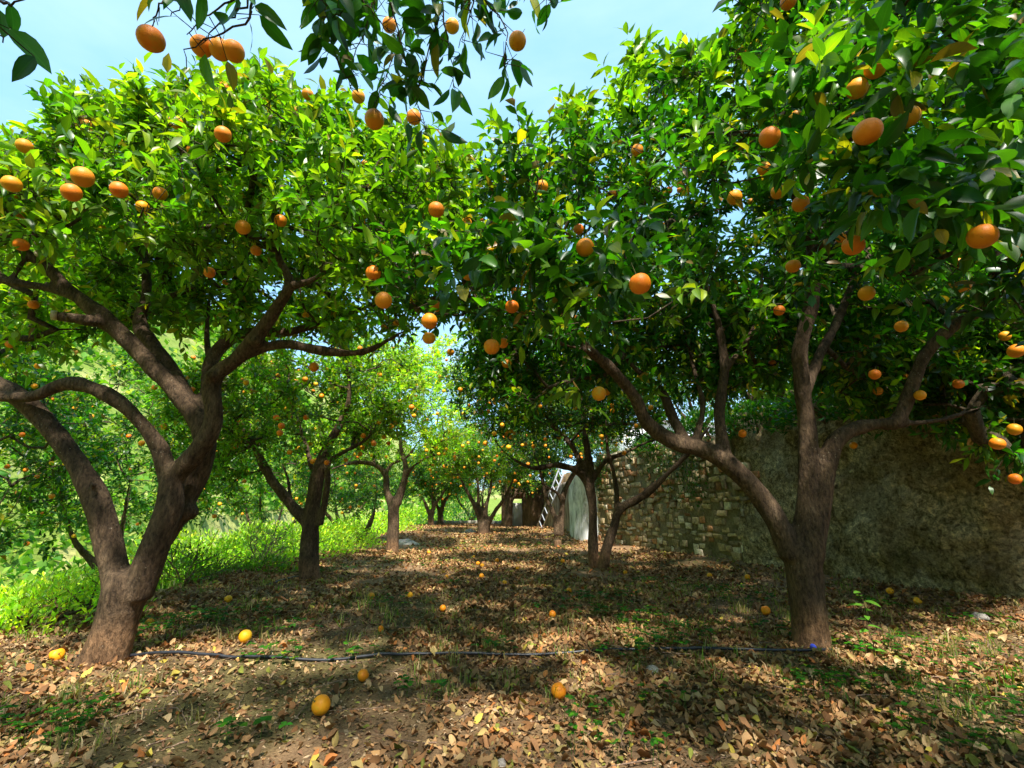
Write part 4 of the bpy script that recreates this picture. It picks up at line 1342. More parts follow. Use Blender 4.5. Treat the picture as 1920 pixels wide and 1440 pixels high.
def gl(x, y, dz=0.0): return (x, y, Hs(x, y) + dz)
g1 = generic_tree(61, 'lit', 'orange tree right behind the plastered wall', gl(6.9, 6.2), 1.0, 60, 320)
g2 = generic_tree(62, 'grove', 'orange tree growing on the slope at the far left behind the big leaning tree', gl(-8.1, 6.6), 1.3, 44, 240, 0)
for (src, x, y, rz, sc, lab) in (
        (g1, 5.6, 9.9, 1.3, 1.0, 'orange tree above the wall where plaster meets stone'),
        (g2, 5.3, 13.2, 2.5, 0.9, 'orange tree on the upper terrace above the far end of the stone wall'),
        (g2, 9.6, 4.2, 4.0, 1.1, 'orange tree on the upper terrace above the wall at the right edge'),
        (g1, 9.3, 8.3, 5.0, 1.15, 'tall orange tree in the second row above the wall before the pink house'),
        (g1, 8.6, 12.6, 3.4, 1.0, 'orange tree above the wall partly hiding the pink house, farther off'),
        (g2, -7.6, 9.6, 0.7, 1.0, 'orange tree on the lower slope behind the dappled trunk'),
        (g2, -7.2, 14.5, 3.3, 1.0, 'orange tree on the lower slope behind the sunlit tree'),
        (g2, -7.0, 20.0, 5.1, 1.1, 'orange tree low on the slope at the far left end'),
        (g2, -2.2, 27.0, 1.9, 1.1, 'orange tree beyond the end of the terrace, behind the far pair'),
        (g1, -3.5, -1.4, 2.0, 1.05, 'unseen orange tree added behind the viewer at left for shade'),  # this tree and the next are added out of view as shade casters
        (g1, 3.3, -1.0, 4.1, 1.05, 'unseen orange tree added behind the viewer at right for shade'),
        (g1, 2.9, 19.0, 2.2, 0.9, 'orange tree rising behind the beige wall and ladder')):
    copy_tree(src, gl(x, y, -0.05), rz, sc, lab)

# --- overhanging tree: trunk behind the camera, limb reaching over
rsK = np.random.RandomState(70)
bK = np.array([-0.5, -2.1, Hs(-0.5, -2.1)])
K_main = [([bK + (0, 0, -.1), bK + (0, 0, .4), bK + (0.05, .05, 1.0)], [.2, .17, .16]),
          ([bK + (0.05, .05, .95), (-0.3, -1.5, 1.9), (-0.1, -0.6, 2.7), (0.0, 0.2, 3.15), (0.1, 0.9, 3.2)], [.1, .085, .06, .04, .02]),
          ([bK + (0.05, .05, .95), (-1.2, -1.8, 1.9), (-1.5, -0.8, 2.7), (-1.3, 0.2, 3.0)], [.09, .07, .05, .025]),
          ([bK + (0.05, .05, .95), (0.6, -2.0, 1.9), (1.5, -1.5, 2.7), (1.9, -0.6, 3.2)], [.09, .07, .05, .025]),
          ([bK + (0.05, .05, .95), (-0.7, -3.0, 2.0), (-0.8, -3.8, 2.8)], [.08, .06, .03])]
def hang(paths, rs, tmpl=T_NEAR, kind='grove', size=0.086):
    """leafy hanging twigs: list of (list of (px,py,t), n leaves)"""
    sets = []; mb = MB()
    for pts, nl in paths:
        Q = np.array([PT(*q) for q in pts])
        seg = np.linalg.norm(np.diff(Q, axis=0), axis=1); cum = np.concatenate([[0], np.cumsum(seg)])
        u = np.linspace(0, cum[-1], 14)
        S = np.stack([np.interp(u, cum, Q[:, k]) for k in range(3)], 1)
        S[1:-1] += rs.uniform(-0.006, 0.006, (12, 3))
        mb.tube(S, np.linspace(0.0045, 0.0012, 14), 5, caps=False)
        uu = cum[-1] * (0.1 + 0.9 * rs.rand(nl))
        base = np.stack([np.interp(uu, cum, Q[:, k]) for k in range(3)], 1)
        rd = norm(rs.randn(nl, 3) * np.array([1, 1, .6]))
        # short side twigs
        L = rs.uniform(0.01, 0.07, nl)
        pos = base + rd * L[:, None]
        for b_, p_ in zip(base, pos):
            mb.tube([b_, p_], [0.0018, 0.001], 3, caps=False)
        ld = rd * 0.6 + np.array([0, 0, -0.75]) + rs.randn(nl, 3) * 0.35
        up = rs.randn(nl, 3) * 0.7 + np.array([0, -0.3, 0.5])
        keep = clear_of_oranges(pos + norm(ld) * size * 0.5, rs, 0.0)
        dd = rs.rand(nl)
        sets.append(leaves_geo(pos[keep], ld[keep], up[keep], (size * rs.uniform(0.65, 1.25, nl))[keep], tmpl, leaf_colours(nl, kind, rs)[keep], 0.15, rs))
    return sets, mb
hp = [
    ([(720, -160, 1.8), (700, 10, 1.75), (668, 90, 1.75), (655, 170, 1.75)], 49),
    ([(700, -100, 1.7), (740, 40, 1.7), (760, 110, 1.7), (775, 190, 1.7)], 45),
    ([(800, -160, 1.7), (822, 40, 1.65), (800, 110, 1.65), (780, 175, 1.68), (800, 255, 1.7)], 64),
    ([(820, -60, 1.7), (835, 60, 1.7), (850, 120, 1.7), (850, 165, 1.7)], 26),
    ([(880, -120, 1.6), (915, 10, 1.6), (950, 50, 1.6), (945, 125, 1.6)], 41),
    ([(900, -100, 1.6), (880, 40, 1.6), (860, 90, 1.6)], 30),
    ([(960, -120, 1.7), (990, -20, 1.7), (1040, 5, 1.7)], 30),
    ([(640, -120, 1.6), (610, 20, 1.6), (620, 90, 1.6), (650, 150, 1.65)], 45),
    ([(560, -100, 1.5), (590, -10, 1.5), (640, 30, 1.5)], 19),
    ([(640, -90, 1.7), (680, 0, 1.7), (730, 60, 1.7)], 34),
    ([(760, -90, 1.9), (770, 20, 1.9), (740, 100, 1.9), (700, 200, 1.8)], 49),
    ([(500, -60, 1.35), (430, 5, 1.35), (380, 40, 1.35), (350, 65, 1.35)], 7),
    ([(470, -60, 1.35), (460, 10, 1.35), (400, 55, 1.35), (375, 85, 1.35)], 7),
    ([(350, -60, 1.3), (300, 10, 1.3), (285, 50, 1.35)], 6),
    ([(480, -40, 1.35), (470, 40, 1.35), (350, 90, 1.35), (350, 130, 1.35)], 9),
    ([(420, -60, 1.3), (350, 0, 1.3), (320, 30, 1.3)], 6),
]
hp2 = [([(-60, -40, 1.0), (20, 10, 1.0), (60, -10, 1.0)], 7), ([(-80, 10, 0.95), (-10, 40, 0.95), (5, 80, 0.95)], 7)]
def K_near(rs):
    global _kmb
    s1, _kmb = hang(hp, rs)
    s2, mb2 = hang(hp2, rs, T_NEAR, 'blue', 0.085)
    global _kmb2
    _kmb2 = mb2
    return s1 + s2
clK = np.vstack([ell_points([(-1.8, 0.2, 3.3, 1.5, 0.8, 0.45), (0.3, 0.5, 3.7, 1.6, 0.6, 0.4), (2.0, 0.0, 3.4, 1.3, 0.8, 0.45), (-0.6, -2.2, 3.6, 2.3, 2.0, 0.9), (-1.6, -0.6, 3.5, 1.2, 1.0, 0.5), (1.6, -1.2, 3.5, 1.4, 1.1, 0.6), (0.2, 0.1, 3.5, 1.0, 0.6, 0.3)], 520, rsK, 0.2)])  # unseen crown over the camera, spread wide to shade the foreground
px_, py_, cz_ = project(clK)
clK = clK[~((cz_ > 0) & (py_ > -130) & (px_ > -200) & (px_ < 2100))]
rk = tree(bK, 'orange tree overhead whose hanging fruit and leafy twigs cross the top of the sky', K_main, clK, np.array([-0.4, -2.0, 2.6]), 71, 0.03,
     dict(shoots_per=6, per_shoot=7, size=0.095, kind='grove', tmpl=T_FAR, rad=0.26, clear=False), oranges=OR_K, n_or=0, near_split=K_near)
_kmb.build('twigs', M['twig'], rk, off=bK)
_kmb2.build('twigs', M['twig'], rk, off=bK)

# ================================================================== FALLEN ORANGES
OLD = [orange_mesh('fallen_orange_%s' % k, 24, 16, M['old_orange'], d, s) for k, d, s in (('round', 0.02, 11), ('dented', 0.16, 12), ('collapsed', 0.3, 14))]
fallen = [
    (600, 1332, 40, 0, 'large yellow orange lying on the bare soil in the left foreground, nearest the camera'),
    (1048, 1305, 29, 1, 'orange in the dry leaves right of centre in the foreground, crossed by a grass stalk'),
    (680, 1273, 21, 0, 'small bright orange just below the black hose left of centre'),
    (458, 1200, 24, 0, 'yellow orange behind the black hose, a step right of the big left trunk'),
    (104, 1232, 26, 2, 'shrivelled orange left of the big leaning trunk'),
    (279, 1172, 15, 0, 'yellow orange in weeds right behind the big leaning trunk'),
    (427, 1127, 13, 0, 'orange near the terrace edge between the big trunk and the dappled trunk'),
    (1036, 1156, 14, 0, 'bright round orange alone in the leaves behind the middle of the hose'),
    (830, 1144, 12, 0, 'orange in the centre of the dry leaf carpet, halfway to the far trees'),
    (714, 1181, 13, 2, 'brownish collapsed orange among leaves left of centre'),
    (696, 1121, 12, 0, 'orange left of centre beside a small green weed'),
    (769, 1117, 11, 2, 'reddish squashed orange left of the centre orange'),
    (1067, 1111, 11, 0, 'orange lying left of the leaning right trunk, farther back'),
    (946, 1095, 9, 0, 'yellow orange at the near rim of the sunny patch'),
    (903, 1083, 10, 0, 'orange beside the sunny patch on its left'),
    (837, 1084, 8, 0, 'small orange a little left of the sunny patch'),
    (971, 1068, 8, 0, 'orange in the sunny patch of dry leaves'),
    (904, 1063, 8, 0, 'one of two close oranges behind the sunny patch, the right one'),
    (896, 1059, 8, 0, 'one of two close oranges behind the sunny patch, the left one'),
    (932, 1053, 8, 0, 'orange directly behind the sunny patch'),
    (1055, 1054, 8, 1, 'orange in the shade in front of the slim forked tree'),
    (804, 1038, 7, 0, 'distant orange on the green patch right of the straight trunk'),
    (1173, 1076, 8, 0, 'small orange right of the tree with two trunks'),
    (1437, 1150, 17, 1, 'orange in shade just left of the right foreground trunk'),
    (1402, 1084, 10, 0, 'orange against the foot of the wall, right one of the pair'),
    (1331, 1082, 10, 0, 'orange against the foot of the wall, left one of the pair'),
    (1722, 1130, 20, 2, 'broken bright orange by the foot of the plastered wall at right'),
    (1672, 1122, 13, 1, 'brownish orange near the plastered wall beside a dead stem'),
    (888, 1046, 6, 0, 'tiny distant orange in front of the grey rock'),
    (1020, 1100, 7, 2, 'small dark orange between the centre and the sunny patch'),
]
rsf = np.random.RandomState(90)
for (x, y, s, k, lab) in fallen:
    p = G(x, y + s * 0.3)
    o = bpy.data.objects.new('fallen_orange', OLD[k]); COL.objects.link(o)
    d_ = np.dot(p - np.array([0, 0, CH]), [0, CP, SP])
    sc = max(0.7, min(1.15, s * d_ / FPX / ORANGE_D))
    o.scale = (sc, sc, sc * (0.75 if k == 2 else 1))
    o.location = (p[0], p[1], Hs(p[0], p[1]) + ORANGE_D * sc * (0.42 if k == 2 else 0.56))
    o.rotation_euler = (rsf.uniform(0.4, 2.4), rsf.uniform(-1, 1), rsf.uniform(0, 6.28))
    tag(o, lab, 'orange', 'fallen oranges on the leaf litter')

# ================================================================== LEAF LITTER
def litter(name, n, yr, size, tmpl, seed, label, xlim=(-4.6, 6.0)):
    rs = np.random.RandomState(seed)
    out = []
    while sum(len(o) for o in out) < n:
        Y = np.sqrt(rs.uniform(yr[0] ** 2, yr[1] ** 2, n * 2))
        X_ = rs.uniform(-1.35, 1.35, n * 2) * Y
        k = (X_ > xlim[0]) & (X_ < wall_x(Y) - 0.02)
        p = np.stack([X_, Y, X_ * 0], 1)[k]
        dens = fbm(p, 0.8, 120, 3)
        k2 = rs.rand(len(p)) < np.clip(0.55 + 0.3 * sstep(4, 8, Y[k]) + 1.1 * dens + 0.25 * sstep(0.5, 3.0, p[:, 0]), 0.10, 1)
        p = p[k2]
        hx, hy, _ = project(np.stack([p[:, 0], p[:, 1], H(p[:, 0], p[:, 1]) + 0.02], 1))
        nearhose = (np.abs(hy - 1236) < 26) & (hx > 130) & (hx < 1560) & (rs.rand(len(p)) < 0.45)
        out.append(p[~nearhose])
    p = np.vstack(out)[:n]
    lift = np.abs(rs.randn(n)) * 0.006 + 0.003
    p[:, 2] = H(p[:, 0], p[:, 1]) + lift
    an = rs.rand(n) * 6.283
    d = np.stack([np.cos(an), np.sin(an), rs.uniform(-0.10, 0.18, n)], 1)
    up = np.stack([rs.randn(n) * 0.2, rs.randn(n) * 0.2, np.where(rs.rand(n) < 0.5, 1.0, -1.0)], 1)
    pal = np.array([(0.42, 0.245, 0.11), (0.33, 0.17, 0.075), (0.21, 0.105, 0.045), (0.50, 0.34, 0.17), (0.36, 0.27, 0.10), (0.33, 0.19, 0.09), (0.13, 0.08, 0.04), (0.50, 0.40, 0.07), (0.20, 0.22, 0.04), (0.44, 0.17, 0.05)])
    pr = np.array([.20, .16, .14, .13, .10, .09, .09, .025, .035, .03]); pr /= pr.sum()
    col = pal[rs.choice(len(pal), n, p=pr)] * rs.uniform(0.6, 1.2, (n, 1))
    sz = size * (0.4 + 1.35 * rs.rand(n) ** 1.6)
    # flipped leaves get lifted so that their edges clear the ground
    V, T, Q, C, U = leaves_geo(p, d, up, sz, tmpl, col, 0.42, rs, 0.085)
    k = len(tmpl[0])
    zz = V[:, 2].reshape(-1, k); gz = H(V[:, 0], V[:, 1]).reshape(-1, k)
    need = np.maximum(0, (gz + 0.001 - zz).max(1) * 0.75)
    V[:, 2] += np.repeat(need, k)
    o = mesh_np(name, V, [T, Q], M['litter'], None, C, U, True)
    return tag(o, label, 'leaf litter', None, 'stuff')
litter('leaf_litter', 42000, (0.9, 5.0), 0.038, T_DRY, 101, 'carpet of curled dry brown leaves on the near ground')
litter('leaf_litter', 48000, (5.0, 11.0), 0.047, leaf_template(2, 0.5, 0.35, -0.25), 102, 'carpet of dry brown leaves under the middle trees')
litter('leaf_litter', 22000, (11.0, 23.0), 0.065, leaf_template(1, 0.5, 0.4, -0.2), 103, 'thin carpet of dry leaves on the far part of the terrace')

# chaff: small fragments between the leaves
def chaff(n, yr, seed):
    rs = np.random.RandomState(seed)
    Y = np.sqrt(rs.uniform(yr[0] ** 2, yr[1] ** 2, n)); X_ = rs.uniform(-1.3, 1.3, n) * Y
    k = (X_ > -4.4) & (X_ < wall_x(Y)); X_, Y = X_[k], Y[k]; n = len(X_)
    p = np.stack([X_, Y, H(X_, Y) + 0.003], 1)
    an = rs.rand(n) * 6.283
    d = np.stack([np.cos(an), np.sin(an), rs.uniform(-.05, .3, n)], 1)
    up = np.stack([rs.randn(n) * .5, rs.randn(n) * .5, np.ones(n)], 1)
    pal = np.array([(0.34, 0.2, 0.1), (0.2, 0.11, 0.06), (0.45, 0.33, 0.2), (0.10, 0.07, 0.04), (0.28, 0.22, 0.08)])
    col = pal[rs.choice(5, n)] * rs.uniform(.6, 1.2, (n, 1))
    V, T, Q, C, U = leaves_geo(p, d, up, 0.021 * rs.uniform(.4, 1.7, n), leaf_template(1, 0.45, 0.3, 0), col, 0.4, rs)
    return tag(mesh_np('leaf_fragments', V, [T, Q], M['litter'], None, C, U), 'small broken leaf fragments and twigs on the soil', 'leaf litter', None, 'stuff')
chaff(70000, (0.9, 6.5), 105)

def sticks(n, seed):
    rs = np.random.RandomState(seed); mb = MB()
    for i in range(n):
        Y = math.sqrt(rs.uniform(1.0, 60)); x = rs.uniform(-1.1, 1.1) * Y
        if x < -4.2 or x > wall_x(Y) - .1: continue
        a = rs.rand() * 6.28; L = rs.uniform(.08, .35); m = 5
        t = np.linspace(0, 1, m)[:, None]
        pts = np.array([[x, Y, 0.]]) + t * L * np.array([[math.cos(a), math.sin(a), 0]]) + rs.randn(m, 3) * .008
        pts[:, 2] = H(pts[:, 0], pts[:, 1]) + .012 + np.abs(rs.randn(m)) * .008
        mb.tube(pts, np.linspace(rs.uniform(.002, .0045), .001, m), 4, caps=False)
    return tag(mb.build('fallen_twigs', M['dry_twig']), 'thin dry twigs scattered among the dead leaves', 'twigs', None, 'stuff')
sticks(650, 108)

# ================================================================== WEEDS AND GRASS
def clover(name, patches, seed, label, leaf=0.028, kind='dark'):
    rs = np.random.RandomState(seed)
    pos, d, up, sz = [], [], [], []
    mb = MB()
    for (px, py, rx, n) in patches:
        n = max(6, int(n * 0.7))
        c = G(px, py)
        a = rs.rand(n) * 6.283; r = np.sqrt(rs.rand(n)) * rx
        x = c[0] + r * np.cos(a) * 1.25; y = c[1] + r * np.sin(a) * 0.9
        h = rs.uniform(0.04, 0.10, n)
        z = H(x, y) + h
        for i in range(n):
            if x[i] > wall_x(y[i]) - 0.03 or x[i] < -4.6: continue
            top = np.array([x[i], y[i], z[i]])
            mb.tube([top - (rs.uniform(-.01, .01), rs.uniform(-.01, .01), h[i]), top], [0.0014, 0.001], 3, caps=False)
            a0 = rs.rand() * 6.28; s = leaf * rs.uniform(.6, 1.3)
            for k in range(3):
                an = a0 + k * 2.094
                pos.append(top); d.append((math.cos(an), math.sin(an), rs.uniform(-.1, .25))); up.append((rs.randn() * .15, rs.randn() * .15, 1)); sz.append(s)
    N = len(pos)
    col = leaf_colours(N, kind, rs) * np.array((0.9, 1.15, 1.0))
    V, T, Q, C, U = leaves_geo(np.array(pos), np.array(d), np.array(up), np.array(sz), leaf_template(2, 0.95, 0.2, 0.1, 'round'), col, 0.1, rs)
    st = np.vstack(mb.v)
    Vq = np.vstack([V, st]); Q2 = np.vstack([Q, np.array(mb.q) + len(V)])
    C2 = np.vstack([C, np.tile([[0.08, 0.16, 0.03]], (len(st), 1))]); U2 = np.vstack([U, np.zeros((len(st), 2))])
    return tag(mesh_np(name, Vq, [T, Q2], M['herb'], None, C2, U2, True), label, 'weeds', None, 'stuff')
clover('clover', [(40, 1385, .22, 60), (140, 1350, .14, 40), (90, 1400, .12, 30), (1800, 1290, .3, 70), (1860, 1340, .34, 90), (1700, 1300, .18, 24), (1600, 1300, .14, 40), (1540, 1290, .12, 30), (1780, 1390, .2, 50),
                  (1740, 1225, .25, 60), (1200, 1430, .1, 14), (1520, 1310, .1, 20), (1880, 1240, .25, 40), (1100, 1350, .12, 22), (1250, 1325, .12, 16), (1120, 1400, .12, 18)], 110, 'low dark green clover among the dry leaves', 0.024, 'grove')
wp_ = [(320, 1180, .35, 90), (420, 1160, .4, 90), (520, 1190, .3, 40), (250, 1200, .2, 40), (500, 1240, .2, 30), (720, 1135, .2, 30), (850, 1100, .15, 14), (1150, 1120, .3, 50), (1180, 1160, .3, 70), (1060, 1150, .3, 30),
       (1250, 1200, .3, 60), (1200, 1230, .25, 50), (1350, 1110, .35, 50), (1400, 1130, .3, 40), (1240, 1095, .3, 50), (1080, 1130, .2, 30), (600, 1075, .5, 50), (1650, 1140, .2, 30), (1320, 1190, .2, 30), (1470, 1190, .2, 20),
       (1620, 1230, .2, 30), (1850, 1175, .3, 30), (930, 1220, .15, 20), (790, 1310, .12, 14), (470, 1390, .12, 12), (650, 1240, .15, 14), (1000, 1030, .9, 90), (850, 1030, .9, 120), (780, 1060, .7, 70), (950, 1015, .9, 60)]
clover('weeds', wp_, 111, 'scattered small green weeds on the leafy ground', 0.034, 'grove')

def grass(name, seed, n_tufts, yr, label, kind_cols, hh=(0.03, 0.12), blades=12, xlim=(-4.5, 9), region=None, wd=0.003):
    rs = np.random.RandomState(seed)
    Y = np.sqrt(rs.uniform(yr[0] ** 2, yr[1] ** 2, n_tufts * 4)); X_ = rs.uniform(-1.3, 1.3, n_tufts * 4) * Y
    if region: X_ = rs.uniform(region[0], region[1], n_tufts * 4); Y = rs.uniform(region[2], region[3], n_tufts * 4)
    k = (X_ > xlim[0]) & (X_ < xlim[1]) & (X_ < wall_x(Y) - .02)
    p = np.stack([X_, Y, X_ * 0], 1)[k]
    if not region:
        k = fbm(p, 0.9, 130, 2) > 0.1 - 0.25 * rs.rand(len(p)); p = p[k]
    p = p[:n_tufts]; n = len(p) * blades
    b = np.repeat(p, blades, 0) + rs.randn(n, 3) * np.array([.03, .03, 0])
    b[:, 2] = H(b[:, 0], b[:, 1]) - 0.004
    hgt = rs.uniform(hh[0], hh[1], n) * np.repeat(rs.uniform(.5, 1.3, len(p)), blades)
    lean = rs.randn(n, 2) * 0.35
    a = rs.rand(n) * 3.14; w_ = wd * rs.uniform(.6, 1.4, n)
    wx, wy = np.cos(a) * w_, np.sin(a) * w_
    V = np.zeros((n, 5, 3))
    V[:, 0] = b + np.stack([wx, wy, wx * 0], 1); V[:, 1] = b - np.stack([wx, wy, wx * 0], 1)
    m = b + np.stack([lean[:, 0] * hgt * .35, lean[:, 1] * hgt * .35, hgt * .6], 1)
    V[:, 2] = m - np.stack([wx, wy, wx * 0], 1) * .8; V[:, 3] = m + np.stack([wx, wy, wx * 0], 1) * .8
    V[:, 4] = b + np.stack([lean[:, 0] * hgt * 1.1, lean[:, 1] * hgt * 1.1, hgt * (1 - .3 * np.abs(lean).sum(1).clip(0, 1.5))], 1)
    base = np.arange(n)[:, None] * 5
    Q = base + np.array([[0, 1, 2, 3]]); T = base + np.array([[3, 2, 4]])
    kc = np.array(kind_cols); c_ = kc[rs.choice(len(kc), n)] * rs.uniform(.6, 1.3, (n, 1))
    return tag(mesh_np(name, V.reshape(-1, 3), [T, Q], M['herb'], None, np.repeat(c_, 5, 0), None), label, 'grass', None, 'stuff')
grass('grass', 120, 700, (0.9, 7.0), 'thin tufts of green and dry grass between the leaves', [(0.12, 0.22, 0.03), (0.30, 0.26, 0.10), (0.40, 0.32, 0.15)])
grass('grass', 121, 1300, (7.0, 22.0), 'short grass on the far part of the terrace', [(0.14, 0.20, 0.03), (0.34, 0.30, 0.10)], (0.02, 0.06), 9, wd=0.005)
grass('grass', 122, 5000, (3, 20), 'bright grass and herbs on the slope left of the terrace', [(0.11, 0.25, 0.03), (0.22, 0.34, 0.05), (0.42, 0.40, 0.16), (0.07, 0.17, 0.02)], (0.06, 0.26), 10, (-30, -4.3), (-16, -4.3, 1, 24), 0.009)

# seedling by the right trunk
pc = G(1640, 1235)
sr = empty('seedling', pc, 'young broad leaved seedling with pale green leaves right of the right foreground trunk', 'plant')
mb = MB(); rs = np.random.RandomState(140)
stem = np.array([(0, 0, -.01), (.01, 0, .1), (-.005, .01, .2), (.01, .02, .32), (.0, .03, .42)])
mb.tube(stem, [.004, .0035, .003, .002, .0015], 5); mb.build('stem', M['twig'], sr)
zz = np.linspace(0.05, .42, 13); nn = len(zz)
posl = np.stack([np.interp(zz, stem[:, 2], stem[:, 0]), np.interp(zz, stem[:, 2], stem[:, 1]), zz], 1)
an = np.arange(nn) * 2.4
dl = np.stack([np.cos(an), np.sin(an), np.full(nn, .15)], 1)
V, T, Q, C, U = leaves_geo(posl, dl, np.tile([[0, -.3, 1.]], (nn, 1)), rs.uniform(.07, .11, nn), T_NEAR, np.tile([[.12, .30, .03]], (nn, 1)), .1, rs)
mesh_np('leaves', V, [T, Q], M['leaf'], sr, C, U, True)

# ================================================================== BUSHES
def bush(loc, r, n, kind, label, seed, leaf=0.07, name='bush', stems=True, tm=T_FAR, group=None, flat=0.75):
    rs = np.random.RandomState(seed)
    root = empty(name, loc, label, 'bush', group)
    d = norm(rs.randn(n, 3)); d[:, 2] = np.abs(d[:, 2]) * 1.0 - 0.1
    lum = 1 + 0.3 * vnoise(d, 1.8, seed) + 0.16 * vnoise(d, 4.5, seed + 1)
    rr = rs.uniform(0.55, 1.02, n) ** 0.6
    p = d * (lum * rr)[:, None] * np.array([r, r, r * flat])
    ld = d + rs.randn(n, 3) * 0.6 + np.array([0, 0, .35])
    up = d * 0.5 + np.array([0, 0, .8]) + rs.randn(n, 3) * .4
    V, T, Q, C, U = leaves_geo(p, ld, up, leaf * rs.uniform(.6, 1.4, n), tm, leaf_colours(n, kind, rs), .15, rs)
    mesh_np('foliage', V, [T, Q], M['leaf'], root, C, U, True)
    mb = MB()
    for i in range(9):
        a = rs.rand() * 6.28; q = np.array([math.cos(a), math.sin(a), 0])
        mb.tube([(0, 0, -.15), q * r * .25 + (0, 0, r * .3), q * r * .6 + (0, 0, r * .55 * flat)], [.02, .014, .006], 5)
    mb.build('stems', M['twig'], root)
    return root
def bl(px, py, Y):
    """point on the terrain seen at column px at distance Y"""
    a, y, z = ray(px, py); x = a * Y / y
    return (x, Y, Hs(x, Y) - 0.1)
bs = [
    (60, 1120, 4.6, 0.95, 5200, 'bright', 0.055, 'bright lime green bush in the lower left corner below the terrace edge'),
    (-60, 1080, 5.6, 1.1, 4600, 'bright', 0.06, 'lime green bush at the left border behind the nearest one'),
    (110, 1010, 7.2, 1.2, 4200, 'bright', 0.07, 'dense fresh green bush behind the left side of the big trunk'),
    (20, 960, 10.5, 1.4, 3200, 'pale', 0.09, 'pale yellow green bush far left beyond the dense green one'),
    (230, 1010, 9.5, 1.2, 3000, 'bright', 0.08, 'green bush directly behind the fork of the big trunk'),
    (330, 1040, 7.2, 0.95, 3600, 'lit', 0.06, 'leafy green bush right of the big trunk at the terrace edge'),
    (410, 1010, 9.0, 1.1, 3200, 'bright', 0.075, 'yellow green bush between the big trunk and the brush heap'),
    (560, 990, 10.5, 0.9, 2600, 'bright', 0.07, 'upright fresh green bush left of the dappled trunk'),
    (500, 1050, 8.2, 0.6, 2000, 'lit', 0.05, 'low green bush at the edge under the brush heap'),
    (640, 1010, 12.5, 0.8, 1800, 'bright', 0.07, 'small lime bush right behind the dappled trunk'),
    (130, 930, 14.0, 1.6, 2600, 'pale', 0.11, 'pale bush high on the slope behind the left limb'),
    (300, 960, 14.0, 1.6, 2600, 'bright', 0.11, 'wide green bush on the lower slope behind the trunk fork'),
    (470, 950, 15.5, 1.6, 2600, 'bright', 0.11, 'wide yellow green bush beyond the brush heap'),
    (700, 985, 17.0, 1.1, 2000, 'bright', 0.09, 'sunny bush left of the straight trunk'),
    (780, 960, 25.0, 1.6, 2400, 'bright', 0.12, 'sunny green bush behind the far V shaped tree'),
    (860, 965, 27.0, 1.9, 2600, 'blue', 0.13, 'bluish green bush framed between the far trees'),
    (900, 960, 29.0, 1.8, 2200, 'bright', 0.13, 'bright bush behind the many stemmed tree'),
    (730, 950, 30.0, 2.4, 2600, 'pale', 0.15, 'tall pale bush at the far end left of the path of sight'),
]
for i, (px, py, Yq, r, n, kd, lf, lab) in enumerate(bs):
    x, y, z = bl(px, py, Yq)
    bush((x, y, z - (0.15 if Yq < 9 else 0.0)), r * (1.12 if Yq < 9 else 1.45), int(n * (1.35 if Yq < 9 else 1.9)), kd, lab, 200 + i, lf, group='bushes on the slope')

for i, (yy, r_, lab) in enumerate(((4.3, 1.1, 'dark bush drooping over the plastered wall at the right edge'), (5.4, 1.0, 'dark bush spilling over the plastered wall right of the foreground trunk'),
                                (6.5, .75, 'leafy bush on top of the plastered wall behind the foreground trunk'), (8.7, .8, 'rounded bush rising over the wall where plaster meets stone'), (7.7, .6, 'low bush on the wall top near the stone section'),
                                (10.5, .5, 'small bush on top of the stone wall'))):
    q = wp(yy, -0.1, 2.15 if yy < 7 else 2.2)
    bush(q, r_, int(3800 * r_), 'grove', lab, 260 + i, .075, group='bushes on the wall top', flat=1.0)
# bare shrubs
def bare_shrub(loc, h, n, label, seed, mat, spread=0.8):
    rs = np.random.RandomState(seed)
    mb = MB()
    def rec(p, d, L, r, dep):
        pts = [p]; q = p.copy(); dd = d.copy()
        for _ in range(4):
            dd = norm(dd + rs.randn(3) * .18); q = q + dd * L / 4; pts.append(q)
        mb.tube(pts, np.linspace(r, r * .5, 5), 4, caps=False)
        if dep > 0:
            for _ in range(3):
                rec(pts[rs.randint(2, 5)], norm(dd + rs.randn(3) * .75 + np.array([0, 0, .1])), L * .68, r * .5, dep - 1)
    for _ in range(n):
        rec(np.zeros(3), norm(np.array([rs.randn() * spread, rs.randn() * spread, 1.0])), h * .5, .011, 3)
    o = mb.build('bare_shrub', mat); o.location = loc
    return tag(o, label, 'shrub')
bare_shrub(gl(P(165, 1150, 5.0)[0], 5.0), 0.75, 6, 'dark leafless shrub touching the left side of the big trunk', 301, M['twig'])
bare_shrub(gl(P(345, 1090, 6.6)[0], 6.6), 0.9, 6, 'leafless dark shrub right behind the big trunk', 303, M['twig'])
bare_shrub(gl(P(490, 1040, 8.6)[0], 8.6), 1.0, 14, 'heap of grey brush wood at the terrace edge left of the dappled trunk', 302, M['dry_twig'], 1.2)

